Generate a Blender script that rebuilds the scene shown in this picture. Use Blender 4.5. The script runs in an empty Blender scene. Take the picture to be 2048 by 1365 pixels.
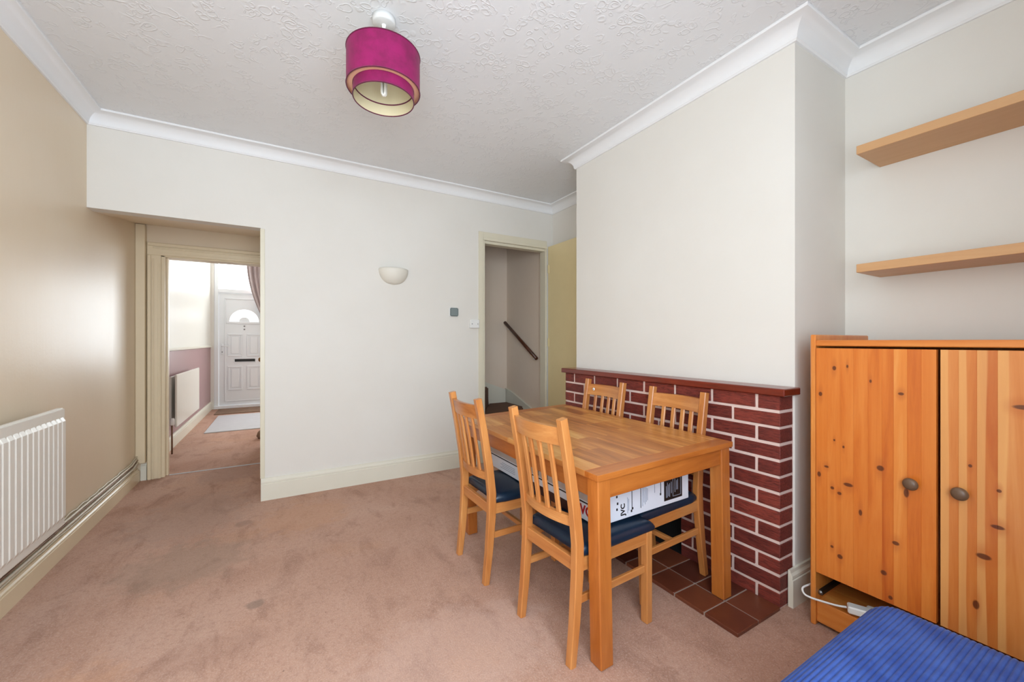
import bpy, bmesh, math, random
from mathutils import Vector, Matrix
random.seed(7)
SC = bpy.context.scene
COL = SC.collection
R = math.radians
PI = math.pi

# ------------------------------------------------------------------ camera, world, light, exposure
FPX, CAM_H, YAW = 797.0, 1.25, math.atan(462 / 797.0)
cd = bpy.data.cameras.new('camera')
cd.sensor_width = 36.0
cd.lens = FPX / 2048.0 * 36.0
cd.clip_start = 0.02
cam = bpy.data.objects.new('camera', cd)
cam.location = (0, 0, CAM_H)
cam.rotation_euler = (PI / 2, 0, -YAW)
COL.objects.link(cam)
SC.camera = cam
SC.view_settings.view_transform = 'Standard'
SC.view_settings.look = 'None'
SC.view_settings.gamma = 1.0
SC.view_settings.use_curve_mapping = False
SC.view_settings.exposure = 0.0

world = bpy.data.worlds.new('overcast_sky')
SC.world = world
world.use_nodes = True
wb = world.node_tree.nodes['Background']
wb.inputs['Color'].default_value = (0.93, 0.97, 1.0, 1)
wb.inputs['Strength'].default_value = 2.6


def area_light(name, loc, rot, sx, sy, watts, col):
    l = bpy.data.lights.new(name, 'AREA')
    l.shape = 'RECTANGLE'
    l.size, l.size_y = sx, sy
    l.energy = watts
    l.color = col
    o = bpy.data.objects.new(name, l)
    o.location = loc
    o.rotation_euler = rot
    COL.objects.link(o)
    return o


# daylight entering through the windows the place has
WIN_X0, WIN_X1, WIN_Z0, WIN_Z1, REAR_Y = -0.95, 0.85, 0.75, 2.40, -0.40
area_light('daylight_rear_window', ((WIN_X0 + WIN_X1) / 2, REAR_Y - 0.16, (WIN_Z0 + WIN_Z1) / 2), (R(90), 0, 0),
           WIN_X1 - WIN_X0, WIN_Z1 - WIN_Z0, 108, (0.765, 0.885, 1.0))
area_light('daylight_front_window', (1.2, 9.25, 1.6), (R(-90), 0, 0), 1.9, 1.5, 118, (0.86, 0.94, 1.0))
area_light('daylight_front_door', (-0.6, 9.3, 2.47), (R(-90), 0, 0), 0.75, 0.5, 20, (0.93, 0.97, 1.0))

# ------------------------------------------------------------------ helpers


def srgb(r, g, b):
    def f(c):
        c /= 255.0
        return c / 12.92 if c <= 0.04045 else ((c + 0.055) / 1.055) ** 2.4
    return (f(r), f(g), f(b), 1.0)


def tag(o, label=None, cat=None, group=None, kind=None):
    if label: o['label'] = label
    if cat: o['category'] = cat
    if group: o['group'] = group
    if kind: o['kind'] = kind
    return o


def thing(name, label, cat, loc=(0, 0, 0), rot=(0, 0, 0), group=None, kind=None):
    o = bpy.data.objects.new(name, None)
    o.empty_display_size = 0.1
    COL.objects.link(o)
    o.location = loc
    o.rotation_euler = rot
    return tag(o, label, cat, group, kind)


def obj(name, bm, mat, parent=None, smooth=False, fix=True):
    me = bpy.data.meshes.new(name)
    if fix:
        bmesh.ops.recalc_face_normals(bm, faces=bm.faces)
    if smooth:
        for f in bm.faces: f.smooth = True
    bm.to_mesh(me)
    bm.free()
    for m in (mat if isinstance(mat, (list, tuple)) else [mat]):
        me.materials.append(m)
    o = bpy.data.objects.new(name, me)
    COL.objects.link(o)
    if parent: o.parent = parent
    return o


def autosmooth(o, ang=35):
    me = o.data
    me.polygons.foreach_set('use_smooth', [True] * len(me.polygons))
    b = bmesh.new(); b.from_mesh(me)
    for e in b.edges:
        e.smooth = len(e.link_faces) == 2 and e.calc_face_angle(0) < R(ang)
    b.to_mesh(me); b.free()
    return o


def add_box(bm, x0, x1, y0, y1, z0, z1, bev=0.0, M=None, mi=0):
    t = bmesh.new()
    bmesh.ops.create_cube(t, size=1.0)
    for v in t.verts:
        v.co = Vector(((x0 + x1) / 2 + v.co.x * (x1 - x0), (y0 + y1) / 2 + v.co.y * (y1 - y0), (z0 + z1) / 2 + v.co.z * (z1 - z0)))
    if bev > 0:
        bmesh.ops.bevel(t, geom=t.edges[:], offset=bev, segments=1, affect='EDGES', profile=0.5)
    merge(bm, t, M, mi)
    return bm


def merge(bm, t, M=None, mi=0):
    vm = {}
    for v in t.verts:
        vm[v] = bm.verts.new(M @ v.co if M else v.co)
    for f in t.faces:
        try:
            nf = bm.faces.new([vm[v] for v in f.verts]); nf.material_index = mi; nf.smooth = f.smooth
        except ValueError:
            pass
    t.free()


def box(name, x0, x1, y0, y1, z0, z1, mat, parent=None, bev=0.0):
    bm = bmesh.new()
    add_box(bm, x0, x1, y0, y1, z0, z1, bev)
    return obj(name, bm, mat, parent)


def add_prism(bm, poly, z0, z1, M=None, mi=0):
    """poly: list of (a,b) in the local XY plane, extruded z0..z1, M maps to target"""
    M = M or Matrix.Identity(4)
    n = len(poly)
    lo = [bm.verts.new(M @ Vector((a, b, z0))) for a, b in poly]
    hi = [bm.verts.new(M @ Vector((a, b, z1))) for a, b in poly]
    fs = [bm.faces.new(lo[::-1]), bm.faces.new(hi)]
    for i in range(n):
        fs.append(bm.faces.new([lo[i], lo[(i + 1) % n], hi[(i + 1) % n], hi[i]]))
    for f in fs: f.material_index = mi
    return bm


def add_tube(bm, pts, r, seg=10, cap=True):
    pts = [Vector(p) for p in pts]
    rings = []
    up = None
    for i, p in enumerate(pts):
        d = (pts[min(i + 1, len(pts) - 1)] - pts[max(i - 1, 0)]).normalized()
        if up is None:
            up = Vector((0, 0, 1)) if abs(d.z) < 0.9 else Vector((1, 0, 0))
        s = d.cross(up).normalized()
        up = s.cross(d).normalized()
        rr = r[i] if isinstance(r, (list, tuple)) else r
        rings.append([bm.verts.new(p + (s * math.cos(a) + up * math.sin(a)) * rr) for a in [2 * PI * k / seg for k in range(seg)]])
    for a, b in zip(rings, rings[1:]):
        for k in range(seg):
            bm.faces.new([a[k], a[(k + 1) % seg], b[(k + 1) % seg], b[k]]).smooth = True
    if cap:
        bm.faces.new(rings[0][::-1]); bm.faces.new(rings[-1])
    return bm


def add_lathe(bm, prof, seg=32, M=None, a0=0.0, a1=2 * PI):
    M = M or Matrix.Identity(4)
    full = abs(a1 - a0 - 2 * PI) < 1e-5
    n = seg if full else seg + 1
    rings = []
    for (r, z) in prof:
        rings.append([bm.verts.new(M @ Vector((r * math.cos(a0 + (a1 - a0) * k / seg), r * math.sin(a0 + (a1 - a0) * k / seg), z))) for k in range(n)])
    for a, b in zip(rings, rings[1:]):
        for k in range(seg):
            k2 = (k + 1) % n
            bm.faces.new([a[k], a[k2], b[k2], b[k]]).smooth = True
    return bm


def add_rect_tube(bm, pts, w, d, side=Vector((0, 1, 0))):
    """rectangular section swept through pts; w along side, d across; w/d may be lists"""
    pts = [Vector(p) for p in pts]
    rings = []
    for i, p in enumerate(pts):
        t = (pts[min(i + 1, len(pts) - 1)] - pts[max(i - 1, 0)]).normalized()
        s = (side - t * side.dot(t)).normalized()
        n = s.cross(t).normalized()
        ww = (w[i] if isinstance(w, (list, tuple)) else w) / 2
        dd = (d[i] if isinstance(d, (list, tuple)) else d) / 2
        c = 0.0035
        loop = [(-ww + c, -dd), (ww - c, -dd), (ww, -dd + c), (ww, dd - c), (ww - c, dd), (-ww + c, dd), (-ww, dd - c), (-ww, -dd + c)]
        rings.append([bm.verts.new(p + s * a + n * b) for a, b in loop])
    for a, b in zip(rings, rings[1:]):
        for k in range(8):
            bm.faces.new([a[k], a[(k + 1) % 8], b[(k + 1) % 8], b[k]])
    bm.faces.new(rings[0][::-1]); bm.faces.new(rings[-1])
    return bm


def sweep(bm, path, prof, closed_ends=True):
    """profile (d,z): d = distance from the wall to the right of the path direction; mitred plan path"""
    P = [Vector((p[0], p[1])) for p in path]
    rings = []
    for i, p in enumerate(P):
        def rn(a, b):
            t = (b - a).normalized(); return Vector((t.y, -t.x))
        if i == 0: m = rn(P[0], P[1])
        elif i == len(P) - 1: m = rn(P[-2], P[-1])
        else:
            n1, n2 = rn(P[i - 1], p), rn(p, P[i + 1])
            m = (n1 + n2); m = m / (m.dot(n1))
        rings.append([bm.verts.new((p.x + m.x * d, p.y + m.y * d, z)) for d, z in prof])
    k = len(prof)
    for a, b in zip(rings, rings[1:]):
        for j in range(k):
            j2 = (j + 1) % k
            bm.faces.new([a[j], a[j2], b[j2], b[j]])
    if closed_ends:
        bm.faces.new(rings[0]); bm.faces.new(rings[-1][::-1])
    return bm


def text_obj(name, s, size, M, mat, parent, ext=0.0006, bold=0.0):
    cu = bpy.data.curves.new(name, 'FONT')
    cu.body = s; cu.size = size; cu.extrude = ext; cu.offset = bold
    cu.align_x = 'CENTER'; cu.align_y = 'CENTER'
    t = bpy.data.objects.new(name, cu)
    COL.objects.link(t)
    dg = bpy.context.evaluated_depsgraph_get()
    me = bpy.data.meshes.new_from_object(t.evaluated_get(dg))
    bpy.data.objects.remove(t)
    me.transform(M)
    me.materials.clear(); me.materials.append(mat)
    o = bpy.data.objects.new(name, me)
    COL.objects.link(o)
    o.parent = parent
    return o


# ------------------------------------------------------------------ materials


class NT:
    def __init__(s, name):
        s.m = bpy.data.materials.new(name); s.m.use_nodes = True
        s.t = s.m.node_tree; s.b = s.t.nodes['Principled BSDF']

    def n(s, typ, **kw):
        nd = s.t.nodes.new(typ)
        for k, v in kw.items():
            if k in nd.inputs:
                nd.inputs[k].default_value = v
            else:
                setattr(nd, k, v)
        return nd

    def l(s, a, b): s.t.links.new(a, b)

    def math(s, op, a, b=None, clamp=False):
        nd = s.t.nodes.new('ShaderNodeMath'); nd.operation = op; nd.use_clamp = clamp
        for i, v in enumerate((a, b)):
            if v is None: continue
            if isinstance(v, (int, float)): nd.inputs[i].default_value = v
            else: s.l(v, nd.inputs[i])
        return nd.outputs[0]

    def coord(s, scale=(1, 1, 1), src='Object', loc=None):
        tc = s.n('ShaderNodeTexCoord'); mp = s.n('ShaderNodeMapping')
        mp.inputs['Scale'].default_value = scale
        if loc: mp.inputs['Location'].default_value = loc
        s.l(tc.outputs[src], mp.inputs['Vector'])
        return mp.outputs['Vector']

    def noise(s, vec, scale, detail=4, rough=0.5, dist=0.0):
        nd = s.n('ShaderNodeTexNoise'); nd.inputs['Scale'].default_value = scale
        nd.inputs['Detail'].default_value = detail; nd.inputs['Roughness'].default_value = rough
        nd.inputs['Distortion'].default_value = dist
        s.l(vec, nd.inputs['Vector'])
        return nd.outputs['Fac']

    def ramp(s, fac, stops):
        nd = s.n('ShaderNodeValToRGB')
        cr = nd.color_ramp
        while len(cr.elements) < len(stops): cr.elements.new(0.5)
        for e, (p, c) in zip(cr.elements, stops):
            e.position = p; e.color = c if len(c) == 4 else (*c, 1)
        s.l(fac, nd.inputs['Fac'])
        return nd.outputs['Color']

    def step(s, fac, a, b):
        nd = s.n('ShaderNodeMapRange'); nd.interpolation_type = 'SMOOTHSTEP'
        nd.inputs['From Min'].default_value = a; nd.inputs['From Max'].default_value = b
        s.l(fac, nd.inputs['Value'])
        return nd.outputs['Result']

    def mix(s, fac, a, b, mode='MIX'):
        nd = s.n('ShaderNodeMix'); nd.data_type = 'RGBA'; nd.blend_type = mode
        for sock, v in ((nd.inputs[0], fac), (nd.inputs[6], a), (nd.inputs[7], b)):
            if isinstance(v, (int, float)): sock.default_value = v
            elif isinstance(v, tuple): sock.default_value = v
            else: s.l(v, sock)
        return nd.outputs[2]

    def bump(s, h, strength=0.3, dist=0.002):
        nd = s.n('ShaderNodeBump'); nd.inputs['Strength'].default_value = strength
        nd.inputs['Distance'].default_value = dist
        s.l(h, nd.inputs['Height']); s.l(nd.outputs['Normal'], s.b.inputs['Normal'])

    def col(s, c):
        if isinstance(c, tuple): s.b.inputs['Base Color'].default_value = c
        else: s.l(c, s.b.inputs['Base Color'])

    def rough(s, v):
        if isinstance(v, (int, float)): s.b.inputs['Roughness'].default_value = v
        else: s.l(v, s.b.inputs['Roughness'])


def plain(name, c, rough=0.5, metal=0.0, var=0.04, bump=0.0, bscale=60, spec=0.5):
    m = NT(name)
    v = m.coord()
    nz = m.noise(v, 9.0, 5, 0.6)
    d = tuple(max(0, x * (1 - var * 2.5)) for x in c[:3]) + (1,)
    m.col(m.mix(nz, d, c))
    m.rough(rough); m.b.inputs['Metallic'].default_value = metal
    m.b.inputs['Specular IOR Level'].default_value = spec
    if bump: m.bump(m.noise(v, bscale, 3), bump)
    return m.m


def paint_wall(name, c1, c2, rough=0.6, bump=0.12, spec=0.4, streak=False):
    m = NT(name)
    v = m.coord()
    n1 = m.noise(v, 1.1, 5, 0.6)
    m.col(m.mix(m.step(n1, 0.3, 0.75), c1, c2))
    m.rough(rough)
    m.b.inputs['Specular IOR Level'].default_value = spec
    h = m.noise(v, 55, 3, 0.6)
    big = m.noise(v, 5.0, 4, 0.55)
    h2 = m.math('ADD', m.math('MULTIPLY', h, 0.25), big)
    if streak:
        vs = m.coord((1, 26, 1.6))
        h2 = m.math('ADD', h2, m.math('MULTIPLY', m.noise(vs, 1.5, 4, 0.6), 0.5))
    m.bump(h2, bump, 0.01)
    return m.m


def wood(name, stops, axis='z', scale=1.0, rough=0.38, fig=0.5, tone=0.22, coat=0.0, bump=0.06):
    m = NT(name)
    tc = m.n('ShaderNodeTexCoord'); oi = m.n('ShaderNodeObjectInfo')
    off = m.n('ShaderNodeVectorMath', operation='SCALE'); off.inputs[0].default_value = (7.3, 3.1, 5.7)
    m.l(oi.outputs['Random'], off.inputs['Scale'])
    ad = m.n('ShaderNodeVectorMath', operation='ADD')
    m.l(tc.outputs['Object'], ad.inputs[0]); m.l(off.outputs[0], ad.inputs[1])
    mp = m.n('ShaderNodeMapping')
    s = {'x': (0.09, 1, 1), 'y': (1, 0.09, 1), 'z': (1, 1, 0.09)}[axis]
    mp.inputs['Scale'].default_value = tuple(a * scale for a in s)
    m.l(ad.outputs[0], mp.inputs['Vector'])
    v = mp.outputs['Vector']
    a = m.noise(v, 14, 6, 0.62, 1.2)
    b = m.noise(v, 95, 3, 0.6)
    f = m.math('ADD', m.math('MULTIPLY', a, 0.8), m.math('MULTIPLY', b, 0.2))
    f = m.math('ADD', m.math('MULTIPLY', m.math('SUBTRACT', f, 0.5), 1.0 + fig * 2), 0.5)
    f = m.math('ADD', f, m.math('MULTIPLY', m.math('SUBTRACT', oi.outputs['Random'], 0.5), tone), clamp=True)
    m.col(m.ramp(f, stops))
    m.rough(rough)
    if coat:
        m.b.inputs['Coat Weight'].default_value = coat; m.b.inputs['Coat Roughness'].default_value = 0.25
    m.bump(b, bump, 0.002)
    return m.m


M = {}
M['wall'] = paint_wall('cream_wall_paint', srgb(229, 225, 217), srgb(233, 230, 223), 0.6)
M['wall_gloss'] = paint_wall('cream_sheen_paint', srgb(234, 215, 187), srgb(237, 220, 195), 0.35, 0.14, 0.36, True)  # same cream as the other walls, with the warmth of shade added to the colour
M['wall_stair'] = paint_wall('stair_wall_paint', srgb(234, 216, 196), srgb(238, 222, 205), 0.7)
M['cornice'] = plain('white_cornice_paint', srgb(243, 244, 245), 0.55, var=0.01)
M['trim'] = plain('cream_gloss_woodwork', srgb(237, 219, 186), 0.32, var=0.03)
M['trim_white'] = plain('off_white_gloss_woodwork', srgb(232, 228, 212), 0.3, var=0.02)
M['cream_door'] = plain('yellowed_cream_door_paint', srgb(240, 222, 172), 0.35, var=0.03)
M['upvc'] = plain('white_plastic_door', srgb(240, 243, 246), 0.3, var=0.01)
M['white_enamel'] = plain('white_radiator_enamel', srgb(238, 234, 224), 0.28, var=0.015)
M['white_plastic'] = plain('white_plastic', srgb(240, 240, 238), 0.35, var=0.01)
M['grey_plastic'] = plain('grey_plastic', srgb(128, 140, 140), 0.35, var=0.03)
M['pipe_paint'] = plain('painted_pipe', srgb(222, 212, 190), 0.35, var=0.06)
M['pipe_rust'] = plain('tarnished_copper_pipe', srgb(140, 100, 74), 0.4, 0.4, var=0.2)
M['black'] = plain('black_plastic', srgb(16, 15, 15), 0.5, var=0.1)
M['soot'] = plain('soot_black_paint', srgb(10, 10, 10), 0.8, var=0.2)
M['brass'] = plain('aged_brass', srgb(150, 110, 62), 0.3, 0.9, var=0.15)
M['steel'] = plain('dull_steel', srgb(150, 150, 150), 0.35, 0.9, var=0.1)
M['mortar'] = plain('pale_pink_mortar', srgb(232, 206, 196), 0.9, var=0.06, bump=0.6, bscale=120)
M['grout'] = plain('grey_grout', srgb(176, 158, 146), 0.9, var=0.12, bump=0.5, bscale=150)
M['dark_wood'] = wood('dark_handrail_wood', [(0, srgb(58, 30, 18)), (1, srgb(104, 60, 38))], 'y', 1.0, 0.35)
W1 = [(0.0, srgb(142, 78, 34)), (0.35, srgb(186, 116, 58)), (0.7, srgb(207, 142, 80)), (1.0, srgb(222, 168, 108))]
for ax in 'xyz':
    M['chair_' + ax] = wood('chair_beech_' + ax, W1, ax, 1.0, 0.33, 0.25, 0.2, coat=0.25)
W2 = [(0.0, srgb(130, 66, 24)), (0.4, srgb(174, 98, 38)), (0.7, srgb(193, 116, 50)), (1.0, srgb(208, 140, 70))]
for ax in 'xyz':
    M['table_' + ax] = wood('table_wood_' + ax, W2, ax, 1.0, 0.34, 0.35, 0.25, coat=0.2)
M['table_board'] = wood('table_board', [(0.0, srgb(150, 88, 38)), (0.4, srgb(190, 120, 58)), (0.65, srgb(208, 142, 74)), (1.0, srgb(226, 172, 102))], 'y', 0.8, 0.33, 0.75, 0.45, coat=0.2)
M['mantel'] = wood('red_mahogany_varnish', [(0, srgb(78, 26, 16)), (0.5, srgb(122, 42, 24)), (1, srgb(156, 62, 34))], 'y', 1.2, 0.28, 0.4, 0.1, coat=0.4)
M['shelf'] = wood('beech_veneer_shelf', [(0, srgb(196, 146, 98)), (1, srgb(216, 172, 124))], 'y', 1.2, 0.45, 0.1, 0.05)
PINE = [(0.0, srgb(176, 84, 26)), (0.35, srgb(212, 122, 48)), (0.65, srgb(226, 146, 70)), (1.0, srgb(238, 176, 100))]
M['pine_z'] = wood('orange_pine_z', PINE, 'z', 0.9, 0.33, 0.2, 0.2, coat=0.3)
M['pine_x'] = wood('orange_pine_x', PINE, 'x', 0.9, 0.33, 0.2, 0.2, coat=0.3)
M['pine_y'] = wood('orange_pine_y', PINE, 'y', 0.9, 0.33, 0.2, 0.2, coat=0.3)
M['knob'] = plain('brown_painted_knob', srgb(116, 88, 66), 0.4, var=0.15)
M['bulb'] = plain('frosted_bulb_tube', srgb(246, 246, 240), 0.25, var=0.005)
M['chrome'] = plain('chrome_flex_grip', srgb(190, 190, 188), 0.2, 0.8, var=0.05)
M['plaster'] = plain('plaster_uplighter', srgb(234, 230, 218), 0.55, var=0.01)
M['rug'] = plain('pale_grey_rug', srgb(206, 204, 206), 0.95, var=0.05, bump=0.6, bscale=180)
M['doormat'] = plain('brown_doormat', srgb(150, 120, 98), 0.95, var=0.15, bump=0.8, bscale=200)
M['stair_carpet'] = plain('brown_stair_carpet', srgb(128, 94, 76), 0.95, var=0.15, bump=0.7, bscale=220)
M['box_white'] = plain('white_printed_card', srgb(226, 230, 240), 0.45, var=0.015)
M['box_grey'] = plain('greyed_card', srgb(196, 186, 180), 0.6, var=0.03)
M['ink'] = plain('black_print', srgb(20, 18, 20), 0.5, var=0.05)
M['ink_soft'] = plain('faint_grey_print', srgb(150, 156, 172), 0.5, var=0.05)
M['ink_red'] = plain('red_print', srgb(176, 26, 34), 0.5, var=0.03)
M['ink_maroon'] = plain('dark_maroon_print', srgb(52, 18, 16), 0.5, var=0.1)


def mk_brick():
    m = NT('red_rustic_brick')
    oi = m.n('ShaderNodeObjectInfo')
    tc = m.n('ShaderNodeTexCoord')
    ad = m.n('ShaderNodeVectorMath', operation='ADD'); off = m.n('ShaderNodeVectorMath', operation='SCALE')
    off.inputs[0].default_value = (9, 11, 5); m.l(oi.outputs['Random'], off.inputs['Scale'])
    m.l(tc.outputs['Object'], ad.inputs[0]); m.l(off.outputs[0], ad.inputs[1])
    mp = m.n('ShaderNodeMapping'); mp.inputs['Scale'].default_value = (1, 0.16, 1)
    m.l(ad.outputs[0], mp.inputs['Vector'])
    st = m.noise(mp.outputs['Vector'], 130, 4, 0.65, 0.6)
    n = m.noise(ad.outputs[0], 9, 4, 0.6)
    f = m.math('ADD', m.math('MULTIPLY', n, 0.6), m.math('MULTIPLY', oi.outputs['Random'], 0.4))
    c = m.ramp(f, [(0.15, srgb(92, 36, 30)), (0.5, srgb(128, 52, 42)), (0.85, srgb(152, 66, 52))])
    m.col(m.mix(m.math('MULTIPLY', m.step(st, 0.56, 0.36), 0.6), c, srgb(70, 26, 23)))
    m.rough(0.55)
    m.bump(st, 0.9, 0.006)
    return m.m


def mk_tile():
    m = NT('quarry_tile')
    oi = m.n('ShaderNodeObjectInfo'); v = m.coord()
    f = m.math('ADD', m.math('MULTIPLY', m.noise(v, 6, 4), 0.35), m.math('MULTIPLY', oi.outputs['Random'], 0.65))
    m.col(m.ramp(f, [(0.1, srgb(74, 34, 26)), (0.5, srgb(100, 50, 34)), (0.9, srgb(132, 74, 48))]))
    m.rough(0.36); m.bump(m.noise(v, 60, 3), 0.1)
    return m.m


def mk_ceiling():
    m = NT('embossed_ceiling_paper')
    v = m.coord()
    nz = m.n('ShaderNodeTexNoise'); nz.inputs['Scale'].default_value = 9; nz.inputs['Detail'].default_value = 1
    m.l(v, nz.inputs['Vector'])
    hs = None
    for sc, r0, w, dst, lo in ((11, 0.33, 0.06, 0.07, (0, 0, 0)), (16.0, 0.36, 0.08, 0.08, (3.3, 1.7, 0)), (23.0, 0.3, 0.09, 0.06, (1.1, 5.2, 0))):
        dv = m.n('ShaderNodeVectorMath', operation='SCALE'); dv.inputs['Scale'].default_value = dst
        m.l(nz.outputs['Color'], dv.inputs[0])
        a = m.n('ShaderNodeVectorMath', operation='ADD'); m.l(v, a.inputs[0]); m.l(dv.outputs[0], a.inputs[1])
        mp = m.n('ShaderNodeMapping'); mp.inputs['Location'].default_value = lo; mp.inputs['Scale'].default_value = (1, 1, 0)
        m.l(a.outputs[0], mp.inputs['Vector'])
        vo = m.n('ShaderNodeTexVoronoi'); vo.inputs['Scale'].default_value = sc
        m.l(mp.outputs['Vector'], vo.inputs['Vector'])
        d = m.math('ABSOLUTE', m.math('SUBTRACT', vo.outputs['Distance'], r0))
        h = m.step(d, w, 0.0)
        hs = h if hs is None else m.math('MAXIMUM', hs, h)
    msk = m.step(m.noise(v, 8, 2), 0.42, 0.54)
    h = m.math('MULTIPLY', hs, msk)
    m.col(srgb(236, 238, 240)); m.rough(0.6)
    m.bump(h, 0.42, 0.004)
    return m.m


def mk_carpet():
    m = NT('worn_pink_brown_carpet')
    v = m.coord()
    base = m.ramp(m.noise(v, 0.9, 5, 0.6, 0.4), [(0.3, srgb(182, 140, 119)), (0.5, srgb(197, 157, 137)), (0.72, srgb(208, 172, 154))])
    vs = m.coord((1.0, 0.45, 1))
    mid = m.noise(vs, 7, 5, 0.65, 0.5)
    c = m.mix(m.math('MULTIPLY', m.step(mid, 0.48, 0.72), 0.6), base, srgb(150, 112, 95))
    c = m.mix(m.math('MULTIPLY', m.step(m.noise(v, 2.2, 3, 0.5), 0.55, 0.75), 0.4), c, srgb(204, 156, 124))
    fine = m.noise(v, 150, 4, 0.75)
    c = m.mix(m.math('MULTIPLY', m.step(fine, 0.46, 0.66), 0.5), c, srgb(222, 194, 180))
    sp = m.noise(v, 75, 2, 0.5)
    c = m.mix(m.math('MULTIPLY', m.step(sp, 0.68, 0.78), 0.75), c, srgb(112, 82, 70))
    c = m.mix(m.math('MULTIPLY', m.step(m.noise(v, 44, 6, 0.8), 0.46, 0.72), 0.5), c, srgb(156, 118, 101))
    # old spills trodden into the pile
    for (x, y, rx, ry, s, k) in ((-0.46, 2.85, .34, .30, .40, srgb(158, 138, 122)), (-0.10, 2.25, .045, .04, .5, srgb(130, 116, 106)),
                                 (-0.25, 2.0, .26, .10, .22, srgb(160, 122, 106)), (-0.55, 3.6, .40, .5, .35, srgb(176, 152, 140)),
                                 (-0.42, 4.6, .3, .3, .35, srgb(164, 136, 126)), (0.15, 3.2, .35, .3, .35, srgb(206, 156, 122)),
                                 (-0.7, 1.9, .25, .3, .4, srgb(214, 164, 132)), (0.62, 1.5, .5, .28, .3, srgb(222, 190, 176)),
                                 (-0.22, 3.28, .06, .05, .45, srgb(150, 124, 112)), (-0.3, 1.75, .08, .03, .4, srgb(140, 104, 86))):
        mp = m.n('ShaderNodeMapping')
        tc = m.n('ShaderNodeTexCoord')
        mp.inputs['Location'].default_value = (-x / rx, -y / ry, 0); mp.inputs['Scale'].default_value = (1 / rx, 1 / ry, 0)
        m.l(tc.outputs['Object'], mp.inputs['Vector'])
        ln = m.n('ShaderNodeVectorMath', operation='LENGTH'); m.l(mp.outputs['Vector'], ln.inputs[0])
        dd = m.math('ADD', ln.outputs['Value'], m.math('MULTIPLY', m.math('SUBTRACT', m.noise(v, 14, 4, 0.6), 0.5), 1.3))
        c = m.mix(m.math('MULTIPLY', m.step(dd, 1.1, 0.55), s), c, k)
    m.col(c); m.rough(0.95); m.b.inputs['Specular IOR Level'].default_value = 0.1
    m.bump(m.math('ADD', m.math('MULTIPLY', fine, 0.7), m.math('MULTIPLY', mid, 1.2)), 0.7, 0.006)
    return m.m


def mk_leather():
    m = NT('black_leatherette_window_tint')
    v = m.coord()
    m.col(m.mix(m.noise(v, 6, 3), srgb(10, 28, 42), srgb(16, 44, 70)))  # black leather; the window's blue reflection is put into the base colour
    m.rough(0.36); m.bump(m.noise(v, 220, 2), 0.12, 0.001)
    return m.m


def mk_velvet(name, c1, c2, sheen=0.5):
    m = NT(name)
    v = m.coord()
    m.col(m.mix(m.step(m.noise(v, 11, 5, 0.65), 0.3, 0.7), c1, c2))
    m.rough(0.85)
    m.b.inputs['Sheen Weight'].default_value = sheen
    m.b.inputs['Sheen Roughness'].default_value = 0.4
    m.bump(m.noise(v, 260, 2), 0.25, 0.001)
    return m.m


def mk_glass():
    m = NT('window_glass')
    t = m.t
    tr = t.nodes.new('ShaderNodeBsdfTransparent'); gl = t.nodes.new('ShaderNodeBsdfGlossy')
    gl.inputs['Roughness'].default_value = 0.02
    mx = t.nodes.new('ShaderNodeMixShader'); mx.inputs[0].default_value = 0.06
    t.links.new(tr.outputs[0], mx.inputs[1]); t.links.new(gl.outputs[0], mx.inputs[2])
    t.links.new(mx.outputs[0], t.nodes['Material Output'].inputs['Surface'])
    return m.m


def mk_twotone():
    m = NT('white_over_mauve_dado_paint')
    v = m.coord()
    sx = m.n('ShaderNodeSeparateXYZ'); m.l(v, sx.inputs[0])
    f = m.math('GREATER_THAN', sx.outputs['Z'], 1.15)
    m.col(m.mix(f, srgb(168, 132, 132), srgb(236, 234, 224))); m.rough(0.35)
    m.bump(m.noise(v, 5, 4), 0.08, 0.01)
    return m.m


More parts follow.
